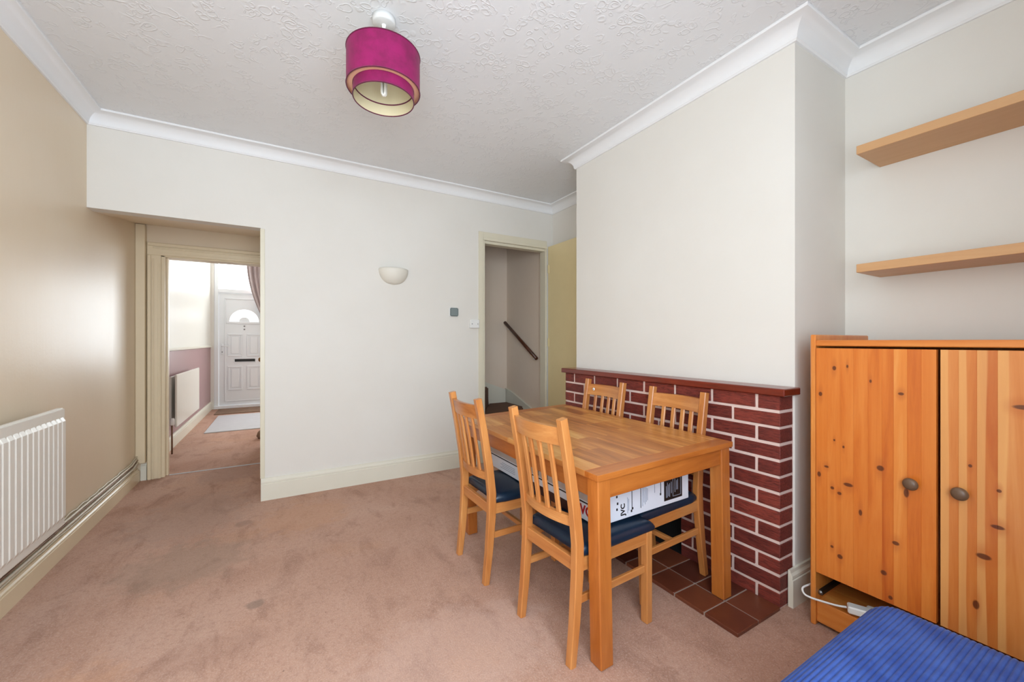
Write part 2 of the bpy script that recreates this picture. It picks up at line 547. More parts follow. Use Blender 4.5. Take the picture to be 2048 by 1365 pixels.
def mk_pine_door(name, knots, plank_stops, sap=False):
    """pine stave boards with knots; object space = cabinet space"""
    m = NT(name)
    tc = m.n('ShaderNodeTexCoord'); oi = m.n('ShaderNodeObjectInfo')
    off = m.n('ShaderNodeVectorMath', operation='SCALE'); off.inputs[0].default_value = (4.3, 8.1, 6.7)
    m.l(oi.outputs['Random'], off.inputs['Scale'])
    ad = m.n('ShaderNodeVectorMath', operation='ADD'); m.l(tc.outputs['Object'], ad.inputs[0]); m.l(off.outputs[0], ad.inputs[1])
    mp = m.n('ShaderNodeMapping'); mp.inputs['Scale'].default_value = (1, 1, 0.07); m.l(ad.outputs[0], mp.inputs['Vector'])
    a = m.noise(mp.outputs['Vector'], 17, 5, 0.6, 1.0)
    b = m.noise(mp.outputs['Vector'], 110, 3, 0.6)
    f = m.math('ADD', m.math('MULTIPLY', a, 0.85), m.math('MULTIPLY', b, 0.15))
    f = m.math('ADD', m.math('MULTIPLY', m.math('SUBTRACT', f, 0.5), 1.5), 0.5)
    f = m.math('ADD', f, m.math('MULTIPLY', m.math('SUBTRACT', oi.outputs['Random'], 0.5), 0.55), clamp=True)
    c = m.ramp(f, plank_stops)
    if sap:
        sg = m.n('ShaderNodeSeparateXYZ'); m.l(tc.outputs['Generated'], sg.inputs[0])
        wv = m.noise(mp.outputs['Vector'], 9, 2, 0.4)
        th = m.math('ADD', m.math('ADD', m.math('MULTIPLY', oi.outputs['Random'], 0.35), 0.42), m.math('MULTIPLY', m.math('SUBTRACT', wv, 0.5), 1.6))
        c = m.mix(m.math('MULTIPLY', m.step(m.math('SUBTRACT', sg.outputs['Y'], th), -0.03, 0.05), 0.48), c, srgb(238, 182, 112))
    k = None; halo = None
    for (y, z, ry, rz) in knots:
        q = m.n('ShaderNodeMapping')
        q.inputs['Location'].default_value = (0, -y / ry, -z / rz); q.inputs['Scale'].default_value = (0, 1 / ry, 1 / rz)
        m.l(tc.outputs['Object'], q.inputs['Vector'])
        ln = m.n('ShaderNodeVectorMath', operation='LENGTH'); m.l(q.outputs['Vector'], ln.inputs[0])
        d = ln.outputs['Value']
        k = d if k is None else m.math('MINIMUM', k, d)
        q2 = m.n('ShaderNodeMapping')
        q2.inputs['Location'].default_value = (0, -y / (ry * 2.2), -z / (rz * 6)); q2.inputs['Scale'].default_value = (0, 1 / (ry * 2.2), 1 / (rz * 6))
        m.l(tc.outputs['Object'], q2.inputs['Vector'])
        l2 = m.n('ShaderNodeVectorMath', operation='LENGTH'); m.l(q2.outputs['Vector'], l2.inputs[0])
        halo = l2.outputs['Value'] if halo is None else m.math('MINIMUM', halo, l2.outputs['Value'])
    c = m.mix(m.math('MULTIPLY', m.step(halo, 1.0, 0.2), 0.5), c, srgb(184, 92, 34))
    c = m.mix(m.math('MULTIPLY', m.step(k, 1.15, 0.7), 0.85), c, srgb(78, 30, 14))
    m.col(c); m.rough(0.33)
    m.b.inputs['Coat Weight'].default_value = 0.3; m.b.inputs['Coat Roughness'].default_value = 0.25
    m.bump(b, 0.05, 0.002)
    return m.m


M['brick'] = mk_brick(); M['tile'] = mk_tile(); M['ceiling'] = mk_ceiling(); M['carpet'] = mk_carpet()
M['leather'] = mk_leather(); M['glass'] = mk_glass(); M['twotone'] = mk_twotone()
M['velvet'] = mk_velvet('magenta_velvet', srgb(120, 4, 70), srgb(146, 8, 88), 0.08)
M['velvet_trim'] = mk_velvet('dark_magenta_edging', srgb(86, 8, 46), srgb(100, 12, 56), 0.2)
M['lining_pink'] = plain('peach_shade_lining', srgb(228, 176, 146), 0.6, var=0.02)
M['rose'] = plain('ceiling_rose_plastic', srgb(222, 222, 220), 0.5, var=0.01)
M['frame_paint'] = plain('magnolia_frame_paint', srgb(229, 222, 200), 0.35, var=0.02)
M['lining_cream'] = plain('cream_shade_lining', srgb(218, 206, 170), 0.6, var=0.02)
M['blue_cord'] = mk_velvet('blue_corduroy', srgb(34, 66, 142), srgb(60, 92, 168), 0.12)
M['curtain'] = plain('grey_pink_satin', srgb(196, 178, 176), 0.5, var=0.08)

# ------------------------------------------------------------------ the room shell
XL, XR, YB, CEIL = -1.11, 2.67, 3.685, 2.77
XC, YC0, YC1 = 2.13, 0.972, 2.603
FRONT_Y = 9.03


def S(o, label, cat):
    return tag(o, label, cat, kind='structure')


S(box('floor', -1.25, 2.8, -0.55, 9.2, -0.12, 0.0, M['carpet']), 'worn pinkish-brown fitted carpet with stains', 'floor')
S(box('ceiling', -1.25, 2.8, -0.55, 3.80, CEIL, CEIL + 0.1, M['ceiling']), 'white ceiling with embossed scroll paper', 'ceiling')
S(box('ceiling_front_room', -1.25, 2.8, 3.80, 9.2, CEIL, CEIL + 0.1, M['cornice']), 'plain white ceiling beyond the hallway', 'ceiling')
S(box('wall_left', XL - 0.12, XL, -0.55, 4.78, 0, CEIL, M['wall_gloss']), 'cream sheen-painted wall behind the fluted radiator', 'wall')
S(box('wall_front_room_left', XL - 0.12, XL, 4.78, 9.2, 0, CEIL, M['twotone']), 'white wall with mauve paint below the dado rail', 'wall')
S(box('wall_right', XR, XR + 0.12, -0.55, 9.2, 0, CEIL, M['wall']), 'off-white alcove wall behind the floating shelves', 'wall')
S(box('wall_chimney', XC, XR, YC0, YC1, 0, CEIL, M['wall']), 'off-white chimney breast above the brick fireplace', 'wall')
bm = bmesh.new()
add_box(bm, -1.11, -0.137, YB, YB + 0.10, 2.135, CEIL)
add_box(bm, -0.137, 1.79, YB, YB + 0.10, 0, CEIL)
add_box(bm, 1.79, 2.585, YB, YB + 0.10, 2.285, CEIL)
add_box(bm, 2.585, XR, YB, YB + 0.10, 0, CEIL)
S(obj('wall_back', bm, M['wall']), 'cream wall with the wall light between the two doorways', 'wall')
bm = bmesh.new()
add_box(bm, XL, WIN_X0, REAR_Y - 0.12, REAR_Y, 0, CEIL); add_box(bm, WIN_X1, XR, REAR_Y - 0.12, REAR_Y, 0, CEIL)
add_box(bm, WIN_X0, WIN_X1, REAR_Y - 0.12, REAR_Y, 0, WIN_Z0); add_box(bm, WIN_X0, WIN_X1, REAR_Y - 0.12, REAR_Y, WIN_Z1, CEIL)
S(obj('wall_rear', bm, M['wall']), 'cream wall around the large rear window', 'wall')


def window(name, label, x0, x1, y0, y1, z0, z1, bars):
    w = thing(name, label, 'window', ((x0 + x1) / 2, (y0 + y1) / 2, z0), kind='structure')
    ox, oy, oz = w.location
    f = 0.055
    for (a, b, c, d) in ((x0, x1, z0, z0 + f), (x0, x1, z1 - f, z1), (x0, x0 + f, z0 + f, z1 - f), (x1 - f, x1, z0 + f, z1 - f)):
        box('frame', a - ox, b - ox, y0 - oy, y1 - oy, c - oz, d - oz, M['upvc'], w, 0.004)
    for bx_ in bars:
        box('mullion', bx_ - 0.03 - ox, bx_ + 0.03 - ox, y0 - oy, y1 - oy, z0 + f - oz, z1 - f - oz, M['upvc'], w, 0.004)
    xs = [x0 + f] + list(bars) + [x1 - f]
    for i in range(len(xs) - 1):
        a = xs[i] + (0.03 if i else 0); b = xs[i + 1] - (0.03 if i < len(xs) - 2 else 0)
        box('pane', a - ox, b - ox, -0.003, 0.003, z0 + f - oz, z1 - f - oz, M['glass'], w)
    return w


window('window_1', 'large white framed window in the rear wall', WIN_X0, WIN_X1, REAR_Y - 0.10, REAR_Y - 0.04, WIN_Z0, WIN_Z1, (-0.05,))

# lobby between the rooms, stair compartment and front room
bm = bmesh.new()
add_prism(bm, [(YB + 0.10, 2.135), (4.76, 2.30), (4.76, 2.40), (YB + 0.10, 2.40)], XL, -0.137, Matrix(((0, 0, 1, 0), (1, 0, 0, 0), (0, 1, 0, 0), (0, 0, 0, 1))))
S(obj('ceiling_lobby', bm, M['wall_gloss']), 'sloping cream soffit over the lobby passage', 'ceiling')
S(box('wall_lobby_right', -0.137, -0.05, YB + 0.10, 4.76, 0, 2.40, M['wall']), 'wall between the lobby passage and the stairs', 'wall')
bm = bmesh.new()
add_box(bm, XL, -0.955, 4.76, 4.88, 0, CEIL)
add_box(bm, -0.955, -0.13, 4.76, 4.88, 2.05, CEIL)
add_box(bm, -0.13, XR, 4.76, 4.88, 0, CEIL)
S(obj('wall_partition', bm, M['wall_gloss']), 'cream wall around the door frame to the front room', 'wall')
S(box('wall_stairs_side', 2.62, XR, YB + 0.10, 4.66, 0, CEIL, M['wall_stair']), 'shadowed stair wall carrying the handrail', 'wall')
S(box('wall_stairs_far', -0.05, XR, 4.66, 4.76, 0, CEIL, M['wall_stair']), 'far wall of the narrow staircase', 'wall')
bm = bmesh.new()
DX0, DX1 = -1.06, -0.15
add_box(bm, XL, DX0, FRONT_Y, FRONT_Y + 0.15, 0, CEIL)
add_box(bm, DX0, DX1, FRONT_Y, FRONT_Y + 0.15, 2.74, CEIL)
add_box(bm, DX1, 0.35, FRONT_Y, FRONT_Y + 0.15, 0, CEIL)
add_box(bm, 0.35, 2.1, FRONT_Y, FRONT_Y + 0.15, 0, 0.85); add_box(bm, 0.35, 2.1, FRONT_Y, FRONT_Y + 0.15, 2.35, CEIL)
add_box(bm, 2.1, XR, FRONT_Y, FRONT_Y + 0.15, 0, CEIL)
S(obj('wall_front', bm, M['wall']), 'front wall around the white entrance door', 'wall')
window('window_2', 'white framed front room window beyond the partition', 0.35, 2.1, FRONT_Y + 0.05, FRONT_Y + 0.11, 0.85, 2.35, (1.22,))

# cornice
ck = [(0.0, 2.682), (0.010, 2.682), (0.013, 2.689)]
for i in range(9):
    a = i / 8 * PI / 2
    ck.append((0.016 + 0.070 * (1 - math.cos(a)), 2.692 + 0.064 * math.sin(a)))
ck += [(0.092, 2.757), (0.095, 2.762), (0.095, CEIL - 0.0005), (0.0, CEIL - 0.0005)]
bm = bmesh.new()
sweep(bm, [(XL, REAR_Y), (XL, YB), (XR, YB), (XR, YC1), (XC, YC1), (XC, YC0), (XR, YC0), (XR, REAR_Y)], ck)
S(autosmooth(obj('trim_1', bm, M['cornice']), 30), 'white coved cornice running around the ceiling', 'cornice')


def skirt_prof(h, t=0.022):
    return [(0, 0), (t, 0), (t, h * 0.74), (t - 0.004, h * 0.76), (t - 0.002, h * 0.80), (t - 0.003, h * 0.86), (t - 0.010, h * 0.92), (t - 0.012, h), (0, h)]


def skirt(name, path, h, label, mat=None):
    bm = bmesh.new(); sweep(bm, path, skirt_prof(h))
    return S(obj(name, bm, mat or M['trim']), label, 'baseboard')


skirt('baseboard_left', [(XL, REAR_Y), (XL, 4.735)], 0.115, 'cream skirting board under the painted pipes', M['trim'])
skirt('baseboard_back', [(-0.136, YB), (1.735, YB)], 0.172, 'tall cream skirting board below the wall light', M['trim_white'])
skirt('baseboard_chimney', [(2.066, YC0), (XR, YC0)], 0.172, 'moulded cream skirting on the chimney breast side', M['trim_white'])
skirt('baseboard_front_room', [(XL, 4.905), (XL, FRONT_Y)], 0.15, 'off-white skirting under the flat radiator', M['trim_white'])
skirt('baseboard_lobby', [(XL + 0.025, 4.76), (-1.045, 4.76)], 0.15, 'short skirting stub beside the door frame', M['trim_white'])

S(box('trim_2', -0.141, -0.110, YB - 0.0045, YB + 0.03, 0.172, 2.13, M['frame_paint'], bev=0.002), 'cream corner bead on the passage opening', 'trim')
S(box('trim_3', -0.90, -0.137, 4.800, 4.818, 0.0, 0.006, M['rug'], bev=0.002), 'thin carpet bar across the passage floor', 'trim')
S(box('trim_4', XL, XL + 0.025, 4.905, FRONT_Y, 1.135, 1.170, M['trim_white'], bev=0.006), 'white dado rail above the mauve paint', 'trim')

# door frame to the front room
df = thing('door_frame', 'moulded cream door frame between passage and front room', 'door frame', (-0.55, 4.78, 0), kind='structure')


def arch_strip(nm, x0, x1, z0, z1, vertical, parent, oy=0.0, mat=None):
    bm = bmesh.new()
    if vertical:
        add_box(bm, x0, x1, oy - 0.018, oy, z0, z1, 0.003)
        w = x1 - x0
        add_box(bm, x0 + 0.004, x0 + w * 0.30, oy - 0.034, oy - 0.018, z0, z1 - 0.006, 0.004)
        add_box(bm, x0 + w * 0.36, x0 + w * 0.5, oy - 0.026, oy - 0.018, z0, z1 - w * 0.36, 0.003)
        add_box(bm, x1 - w * 0.22, x1 - 0.006, oy - 0.023, oy - 0.018, z0, z1 - w * 0.8, 0.002)
    else:
        add_box(bm, x0, x1, oy - 0.018, oy, z0, z1, 0.003)
        w = z1 - z0
        add_box(bm, x0 + 0.004, x1, oy - 0.034, oy - 0.018, z1 - w * 0.30, z1 - 0.004, 0.004)
        add_box(bm, x0 + w * 0.36, x1, oy - 0.026, oy - 0.018, z1 - w * 0.5, z1 - w * 0.36, 0.003)
        add_box(bm, x0 + w * 0.8, x1, oy - 0.023, oy - 0.018, z0 + 0.006, z0 + w * 0.22, 0.002)
    return obj(nm, bm, mat or M['trim'], parent)


arch_strip('architrave', -0.492, -0.395, 0, 2.030, True, df, -0.02)
arch_strip('architrave_head', -0.492, 0.411, 2.030, 2.145, False, df, -0.02)
box('jamb', -0.405, -0.372, -0.02, 0.12, 0, 2.035, M['trim'], df, 0.003)
box('door_stop', -0.372, -0.358, 0.03, 0.075, 0, 2.02, M['trim'], df, 0.002)
box('frame_head', -0.405, 0.42, -0.02, 0.12, 2.020, 2.05, M['trim'], df, 0.003)

bm = bmesh.new()
add_box(bm, XL + 0.001, -1.045, 4.69, 4.757, 0.165, 2.285, 0.003)
tag(obj('pipe_box', bm, M['trim']), 'narrow cream boxed-in pipe casing beside the door frame', 'pipe box')

# stairs doorway frame
sf = thing('door_frame', 'cream door frame around the staircase opening', 'door frame', (1.79, YB, 0), kind='structure')
box('architrave', -0.050, 0.0, -0.014, 0.0, 0, 2.37, M['frame_paint'], sf, 0.003)
bm = bmesh.new(); add_box(bm, 0.0, 0.795, -0.010, 0.0, 2.31, 2.37, 0.002); add_box(bm, 0.0, 0.795, -0.016, 0.0, 2.285, 2.31, 0.002)
obj('architrave_head', bm, M['frame_paint'], sf)
box('jamb', 0.0, 0.022, -0.005, 0.10, 0, 2.285, M['frame_paint'], sf, 0.002)
box('jamb', 0.775, 0.795, -0.005, 0.10, 0, 2.285, M['frame_paint'], sf, 0.002)
box('frame_head', 0.022, 0.775, 0.012, 0.10, 2.258, 2.285, M['frame_paint'], sf, 0.002)

# open stair door, folded back towards the alcove
d = thing('door_2', 'flush yellowed-cream door standing open at the stairs', 'door', (2.592, YB - 0.02, 0.01), kind='structure')
box('leaf', 0.0, 0.036, -0.76, 0.0, 0, 2.295, M['cream_door'], d, 0.002)
for zz in (0.28, 1.18, 2.0):
    box('hinge', -0.006, 0.0, -0.02, 0.0, zz, zz + 0.09, M['cream_door'], d)
bm = bmesh.new(); add_tube(bm, [(0, -0.70, 1.10), (-0.018, -0.70, 1.10), (-0.02, -0.70, 1.10)], 0.012, 10)
add_lathe(bm, [(0.0, 0.0), (0.02, 0.002), (0.024, 0.014), (0.016, 0.026), (0.0, 0.028)], 16, Matrix.Translation((-0.02, -0.70, 1.10)) @ Matrix.Rotation(-PI / 2, 4, 'Y'))
obj('door_knob', bm, M['black'], d)

# ------------------------------------------------------------------ staircase
st = thing('staircase', 'narrow carpeted winder staircase behind the open door', 'staircase', (2.2, 3.8, 0), kind='structure')
N = (1.815, 3.80)
steps = [([N, (2.618, 3.80), (2.618, 4.22)], 0.215), ([N, (2.618, 4.22), (2.618, 4.658), (2.345, 4.658)], 0.435),
         ([N, (2.345, 4.658), (1.815, 4.658)], 0.655)]
for i in range(8):
    xa = 1.815 - 0.215 * i
    steps.append(([(xa, 3.80), (xa, 4.658), (xa - 0.213, 4.658), (xa - 0.213, 3.80)], 0.655 + 0.215 * (i + 1)))
for poly, z in steps:
    bm = bmesh.new(); add_prism(bm, [(a - 2.2, b - 3.8) for a, b in poly], 0, z)
    bmesh.ops.bevel(bm, geom=[e for e in bm.edges if all(v.co.z > z - 1e-4 for v in e.verts)], offset=0.018, segments=3, affect='EDGES')
    obj('step', bm, M['stair_carpet'], st)
YZ = Matrix(((0, 0, 1, 0), (1, 0, 0, 0), (0, 1, 0, 0), (0, 0, 0, 1)))      # (a,b,c)->(c,a,b)
bm = bmesh.new()
add_prism(bm, [(0.02, 0.20), (0.42, 0.22), (0.80, 0.44), (0.855, 0.44), (0.855, 0.605), (0.70, 0.575), (0.02, 0.36)], 0.400, 0.417, YZ)
add_prism(bm, [(0.02, 0.36), (0.70, 0.575), (0.855, 0.605), (0.855, 0.622), (0.70, 0.592), (0.02, 0.377)], 0.392, 0.4165, YZ)
obj('wall_string', bm, M['trim_white'], st)
XZ = Matrix(((1, 0, 0, 0), (0, 0, 1, 0), (0, 1, 0, 0), (0, 0, 0, 1)))      # (a,b,c)->(a,c,b)
bm = bmesh.new()
add_prism(bm, [(0.39, 0.43), (0.39, 0.605), (0.12, 0.705), (-0.385, 0.96), (-0.385, 0.65), (0.12, 0.65), (0.14, 0.43)], 0.838, 0.857, XZ)
obj('wall_string', bm, M['trim_white'], st)
hr = thing('handrail', 'dark brown wooden handrail sloping down the stair wall', 'handrail', (2.57, 4.25, 1.0))
bm = bmesh.new(); add_tube(bm, [(0, -0.385, 0.045), (0, 0.37, 0.495)], 0.021, 12); obj('rail', bm, M['dark_wood'], hr)
for yy in (-0.32, 0.3):
    zz = 0.045 + (yy + 0.385) / 0.755 * 0.45
    bm = bmesh.new(); add_tube(bm, [(0, yy, zz - 0.015), (0.01, yy, zz - 0.05), (0.0495, yy, zz - 0.05)], 0.007, 8); obj('bracket', bm, M['white_plastic'], hr)

# ------------------------------------------------------------------ front door and things of the front room
fd = thing('door_1', 'white plastic front door with half-round fanlight and letterbox', 'door', (-0.60, FRONT_Y + 0.04, 0.0), kind='structure')
for a, b in ((-0.46, -0.395), (0.395, 0.45)):
    box('frame_post', a, b, -0.03, 0.08, 0, 2.74, M['upvc'], fd, 0.005)
box('frame_transom', -0.395, 0.395, -0.03, 0.08, 2.145, 2.215, M['upvc'], fd, 0.005)
box('frame_head', -0.395, 0.395, -0.03, 0.08, 2.68, 2.74, M['upvc'], fd, 0.005)
box('transom_pane', -0.395, 0.395, 0.02, 0.026, 2.215, 2.68, M['glass'], fd)
box('threshold', -0.46, 0.45, -0.07, 0.08, 0.0, 0.055, M['upvc'], fd, 0.006)
# leaf with a half-round hole
bm = bmesh.new()
outer = [(-0.39, 0.06), (0.39, 0.06), (0.39, 2.14), (-0.39, 2.14)]
RF, ZF = 0.235, 1.615
inner = [(RF * math.cos(PI * i / 20), ZF + RF * 0.98 * math.sin(PI * i / 20)) for i in range(21)]
es = []
for loop in (outer, inner):
    vs = [bm.verts.new((a, 0, b)) for a, b in loop]
    es += [bm.edges.new((vs[i], vs[(i + 1) % len(vs)])) for i in range(len(vs))]
r = bmesh.ops.triangle_fill(bm, use_beauty=True, edges=es)
fs = [f for f in bm.faces]
ex = bmesh.ops.extrude_face_region(bm, geom=fs)
for v in ex['geom']:
    if isinstance(v, bmesh.types.BMVert): v.co.y += 0.045
obj('leaf', bm, M['upvc'], fd)
bm = bmesh.new(); add_prism(bm, inner, 0.018, 0.026, Matrix(((1, 0, 0, 0), (0, 0, 1, 0), (0, 1, 0, 0), (0, 0, 0, 1)))); obj('fanlight_pane', bm, M['glass'], fd)
bm = bmesh.new()
ring = [(RF + 0.045) * 1.0, RF - 0.004]
pts_o = [(ring[0] * math.cos(PI * i / 24), ZF + ring[0] * math.sin(PI * i / 24)) for i in range(25)]
pts_i = [(ring[1] * math.cos(PI * i / 24), ZF + ring[1] * math.sin(PI * i / 24)) for i in range(25)]
for i in range(24):
    add_prism(bm, [pts_o[i], pts_o[i + 1], pts_i[i + 1], pts_i[i]], -0.014, 0.0, XZ)
add_box(bm, -0.28, 0.28, -0.014, 0, ZF - 0.04, ZF, 0.003)
obj('fanlight_moulding', bm, M['upvc'], fd)
bm = bmesh.new()
hub = [(0.085 * math.cos(PI * i / 12), ZF + 0.085 * math.sin(PI * i / 12)) for i in range(13)]
add_prism(bm, hub, 0.005, 0.015, XZ); obj('fanlight_hub', bm, M['upvc'], fd)


def frame_bm(x0, x1, z0, z1, w, y0, y1):
    bm = bmesh.new()
    add_box(bm, x0, x1, y0, y1, z0, z0 + w, 0.004); add_box(bm, x0, x1, y0, y1, z1 - w, z1, 0.004)
    add_box(bm, x0, x0 + w, y0, y1, z0 + w, z1 - w, 0.004); add_box(bm, x1 - w, x1, y0, y1, z0 + w, z1 - w, 0.004)
    return bm


for (x0, x1, z0, z1) in ((-0.255, -0.03, 0.96, 1.385), (0.04, 0.265, 0.96, 1.385), (-0.255, -0.03, 0.33, 0.78), (0.04, 0.265, 0.33, 0.78)):
    bm = frame_bm(x0, x1, z0, z1, 0.025, -0.014, 0.0); add_box(bm, x0 + 0.05, x1 - 0.05, -0.009, 0, z0 + 0.05, z1 - 0.05, 0.006)
    obj('panel', bm, M['upvc'], fd)
obj('leaf_moulding', frame_bm(-0.305, 0.305, 0.12, 2.05, 0.02, -0.01, 0.0), M['upvc'], fd)
lb = obj('letterbox', frame_bm(-0.165, 0.185, 0.845, 0.925, 0.014, -0.016, 0.0), M['upvc'], fd)
box('letterbox_flap', -0.15, 0.17, -0.008, 0.0, 0.86, 0.91, M['black'], fd)
hd = box('handle_plate', -0.358, -0.325, -0.012, 0.0, 1.0, 1.20, M['upvc'], fd, 0.004)
bm = bmesh.new(); add_tube(bm, [(-0.341, -0.012, 1.155), (-0.341, -0.05, 1.155), (-0.33, -0.055, 1.155), (-0.23, -0.055, 1.155)], 0.010, 10); obj('lever', bm, M['upvc'], fd)
box('keyhole', -0.346, -0.337, -0.014, -0.012, 1.03, 1.06, M['ink'], fd)
for zz in (1.47, 1.53):
    bm = bmesh.new(); add_lathe(bm, [(0, 0.012), (0.01, 0.012), (0.014, 0.0)], 12, Matrix.Translation((0.0, 0, zz)) @ Matrix.Rotation(PI / 2, 4, 'X'))
    obj('spyhole', bm, M['steel'], fd)

# curtain gathered to one side of the front door
bm = bmesh.new()
rows, cols = 30, 60
def curt(u, w):
    z = 2.75 - 1.75 * w
    xl = -0.555 + 0.36 * min(1, max(0, (2.75 - z) / 1.3)) ** 1.9
    xr = 0.12 - 0.10 * min(1, (2.75 - z) / 1.3)
    x = xl + (xr - xl) * u
    y = FRONT_Y - 0.115 + 0.026 * math.sin(u * 2 * PI * 9 + 0.6 * math.sin(w * 4)) + 0.008 * math.sin(u * 47)
    return (x, y, z)
g = [[bm.verts.new(curt(c / cols, r_ / rows)) for c in range(cols + 1)] for r_ in range(rows + 1)]
for i in range(rows):
    for j in range(cols):
        bm.faces.new([g[i][j], g[i][j + 1], g[i + 1][j + 1], g[i + 1][j]]).smooth = True
cu = obj('curtain', bm, M['curtain']); tag(cu, 'grey-pink satin curtain swept aside from the front door', 'curtain')
sm = cu.modifiers.new('cloth_thickness', 'SOLIDIFY'); sm.thickness = 0.003
bm = bmesh.new(); add_tube(bm, [(-0.66, FRONT_Y - 0.115, 2.753), (0.25, FRONT_Y - 0.115, 2.753)], 0.009, 10)
tag(obj('curtain_rail', bm, M['white_plastic']), 'slim white rail holding the front door curtain', 'curtain rail')

rg = box('rug', -0.90, -0.12, 6.72, 8.15, 0.0, 0.012, M['rug'], bev=0.004)
tag(rg, 'pale grey rug on the carpet inside the front door', 'rug')
tag(box('doormat', -0.98, -0.22, 8.32, 8.92, 0.0, 0.014, M['doormat'], bev=0.004), 'brown doormat at the front door threshold', 'doormat')

d3 = thing('door_3', 'cream inner door folded open with a brass knob', 'door', (-0.135, 4.90, 0.01), kind='structure')
box('leaf', -0.035, 0.0, 0.0, 0.74, 0, 2.0, M['trim'], d3, 0.002)
bm = bmesh.new()
add_lathe(bm, [(0.0, 0.062), (0.014, 0.061), (0.024, 0.053), (0.027, 0.043), (0.022, 0.033), (0.011, 0.026), (0.011, 0.008), (0.024, 0.004), (0.024, 0.0)], 20,
          Matrix.Translation((-0.035, 0.67, 1.02)) @ Matrix.Rotation(-PI / 2, 4, 'Y'))
obj('door_knob', bm, M['brass'], d3)
bm = bmesh.new()
add_lathe(bm, [(0.0, 0.0), (0.05, 0.0), (0.065, 0.03), (0.06, 0.075), (0.035, 0.10), (0.0, 0.105)], 14)
for v in bm.verts: v.co += Vector((random.uniform(-.004, .004), random.uniform(-.004, .004), 0))
o = obj('doorstop', bm, M['doormat']); o.location = (-0.205, 6.05, 0.0); tag(o, 'small dark fabric doorstop on the front room carpet', 'doorstop')

# ------------------------------------------------------------------ radiators and pipes


def radiator_fluted():
    t = thing('radiator', 'white panel radiator with vertical flutes on the cream wall', 'radiator', (-1.02, 2.35, 0.265))
    L0, L1, Hh = -0.72, 0.715, 0.62
    pitch = 0.0475
    bm = bmesh.new()
    n = int((L1 - L0 - 0.03) / pitch)
    ys, k = [], 0
    prof = [(0.0, 0.0), (0.18, 0.0), (0.32, 1.0), (0.80, 1.0), (0.94, 0.0)]
    y = L1 - 0.012 - n * pitch
    ys.append((L0, 0.0))
    for i in range(n):
        for a, h in prof: ys.append((y + i * pitch + a * pitch, h))
    ys.append((L1, 0.0))
    zs = [(0.0, 0), (0.035, 0), (0.055, 1), (Hh - 0.065, 1), (Hh - 0.045, 0), (Hh, 0)]
    g = [[bm.verts.new((0.0 + 0.011 * h * f, yy, z)) for yy, h in ys] for z, f in zs]
    for i in range(len(zs) - 1):
        for j in range(len(ys) - 1):
            bm.faces.new([g[i][j], g[i][j + 1], g[i + 1][j + 1], g[i + 1][j]])
    p = obj('panel', bm, M['white_enamel'], t)
    p.modifiers.new('thick', 'SOLIDIFY').thickness = 0.012
    bv = p.modifiers.new('soft', 'BEVEL'); bv.width = 0.003; bv.segments = 2; bv.limit_method = 'ANGLE'; bv.angle_limit = R(25)
    bm = bmesh.new(); add_box(bm, -0.016, 0.007, L0, L1, Hh - 0.005, Hh + 0.006, 0.003); obj('top_rail', bm, M['white_enamel'], t)
    bm = bmesh.new(); add_box(bm, -0.016, 0.004, L1 - 0.004, L1 + 0.002, 0.0, Hh, 0.002); obj('end_seam', bm, M['white_enamel'], t)
    for yy in (-0.45, 0.45):
        bm = bmesh.new(); add_box(bm, -0.086, -0.013, yy - 0.02, yy + 0.02, 0.08, 0.52, 0.002); obj('wall_bracket', bm, M['white_enamel'], t)
    return t


radiator_fluted()
t = thing('radiator', 'flat white panel radiator on the mauve wall', 'radiator', (-1.02, 6.4, 0.29))
box('panel', 0.0, 0.02, -0.70, 0.70, 0.0, 0.585, M['white_enamel'], t, 0.006)
box('back_panel', -0.055, -0.035, -0.66, 0.66, 0.02, 0.56, M['white_enamel'], t, 0.004)
for yy in (-0.4, 0.4): box('wall_bracket', -0.088, 0.0, yy - 0.02, yy + 0.02, 0.1, 0.5, M['white_enamel'], t)
bm = bmesh.new(); add_tube(bm, [(-0.02, -0.72, -0.288), (-0.02, -0.72, 0.03), (-0.02, -0.69, 0.04)], 0.008, 8); obj('pipe', bm, M['pipe_rust'], t)
bm = bmesh.new(); add_lathe(bm, [(0.0, 0.0), (0.02, 0.0), (0.024, 0.01), (0.024, 0.06), (0.018, 0.075), (0, 0.078)], 14, Matrix.Translation((-0.02, -0.72, 0.03))); obj('valve_head', bm, M['white_plastic'], t)


def run(name, pts, r, mat, label, cat):
    bm = bmesh.new(); add_tube(bm, pts, r, 8)
    return tag(obj(name, bm, mat), label, cat)


def wob(y0, y1, x, z, a, n=26, seed=0, up=True):
    rr = random.Random(seed); out = []
    for i in range(n + 1):
        y = y0 + (y1 - y0) * i / n
        out.append((x + rr.uniform(0, a) * 0.4, y, z + rr.uniform(-a, a)))
    if up: out += [(x, y1 + 0.05, z + 0.01), (x + 0.01, y1 + 0.09, z + 0.03)]
    return out


run('heating_pipe', wob(-0.38, 4.58, XL + 0.014, 0.150, 0.001, 26, 1), 0.0085, M['pipe_paint'], 'painted heating pipe, lower of the pair above the left skirting', 'pipe')
run('heating_pipe', wob(-0.38, 4.56, XL + 0.012, 0.186, 0.001, 26, 2), 0.0080, M['pipe_paint'], 'painted heating pipe, upper of the pair above the left skirting', 'pipe')
run('cable', wob(-0.38, 4.60, XL + 0.008, 0.168, 0.004, 60, 3), 0.0042, M['pipe_rust'], 'dark brown cable running between the painted pipes', 'cable')
run('cable', wob(3.05, 4.58, XL + 0.007, 0.205, 0.006, 30, 4), 0.0040, M['pipe_paint'], 'pale loose cable sagging above the painted pipes', 'cable')
run('cable', wob(-0.38, 4.60, XL + 0.0085, 0.126, 0.004, 60, 5, False), 0.0040, M['pipe_paint'], 'pale cable lying on top of the left skirting', 'cable')

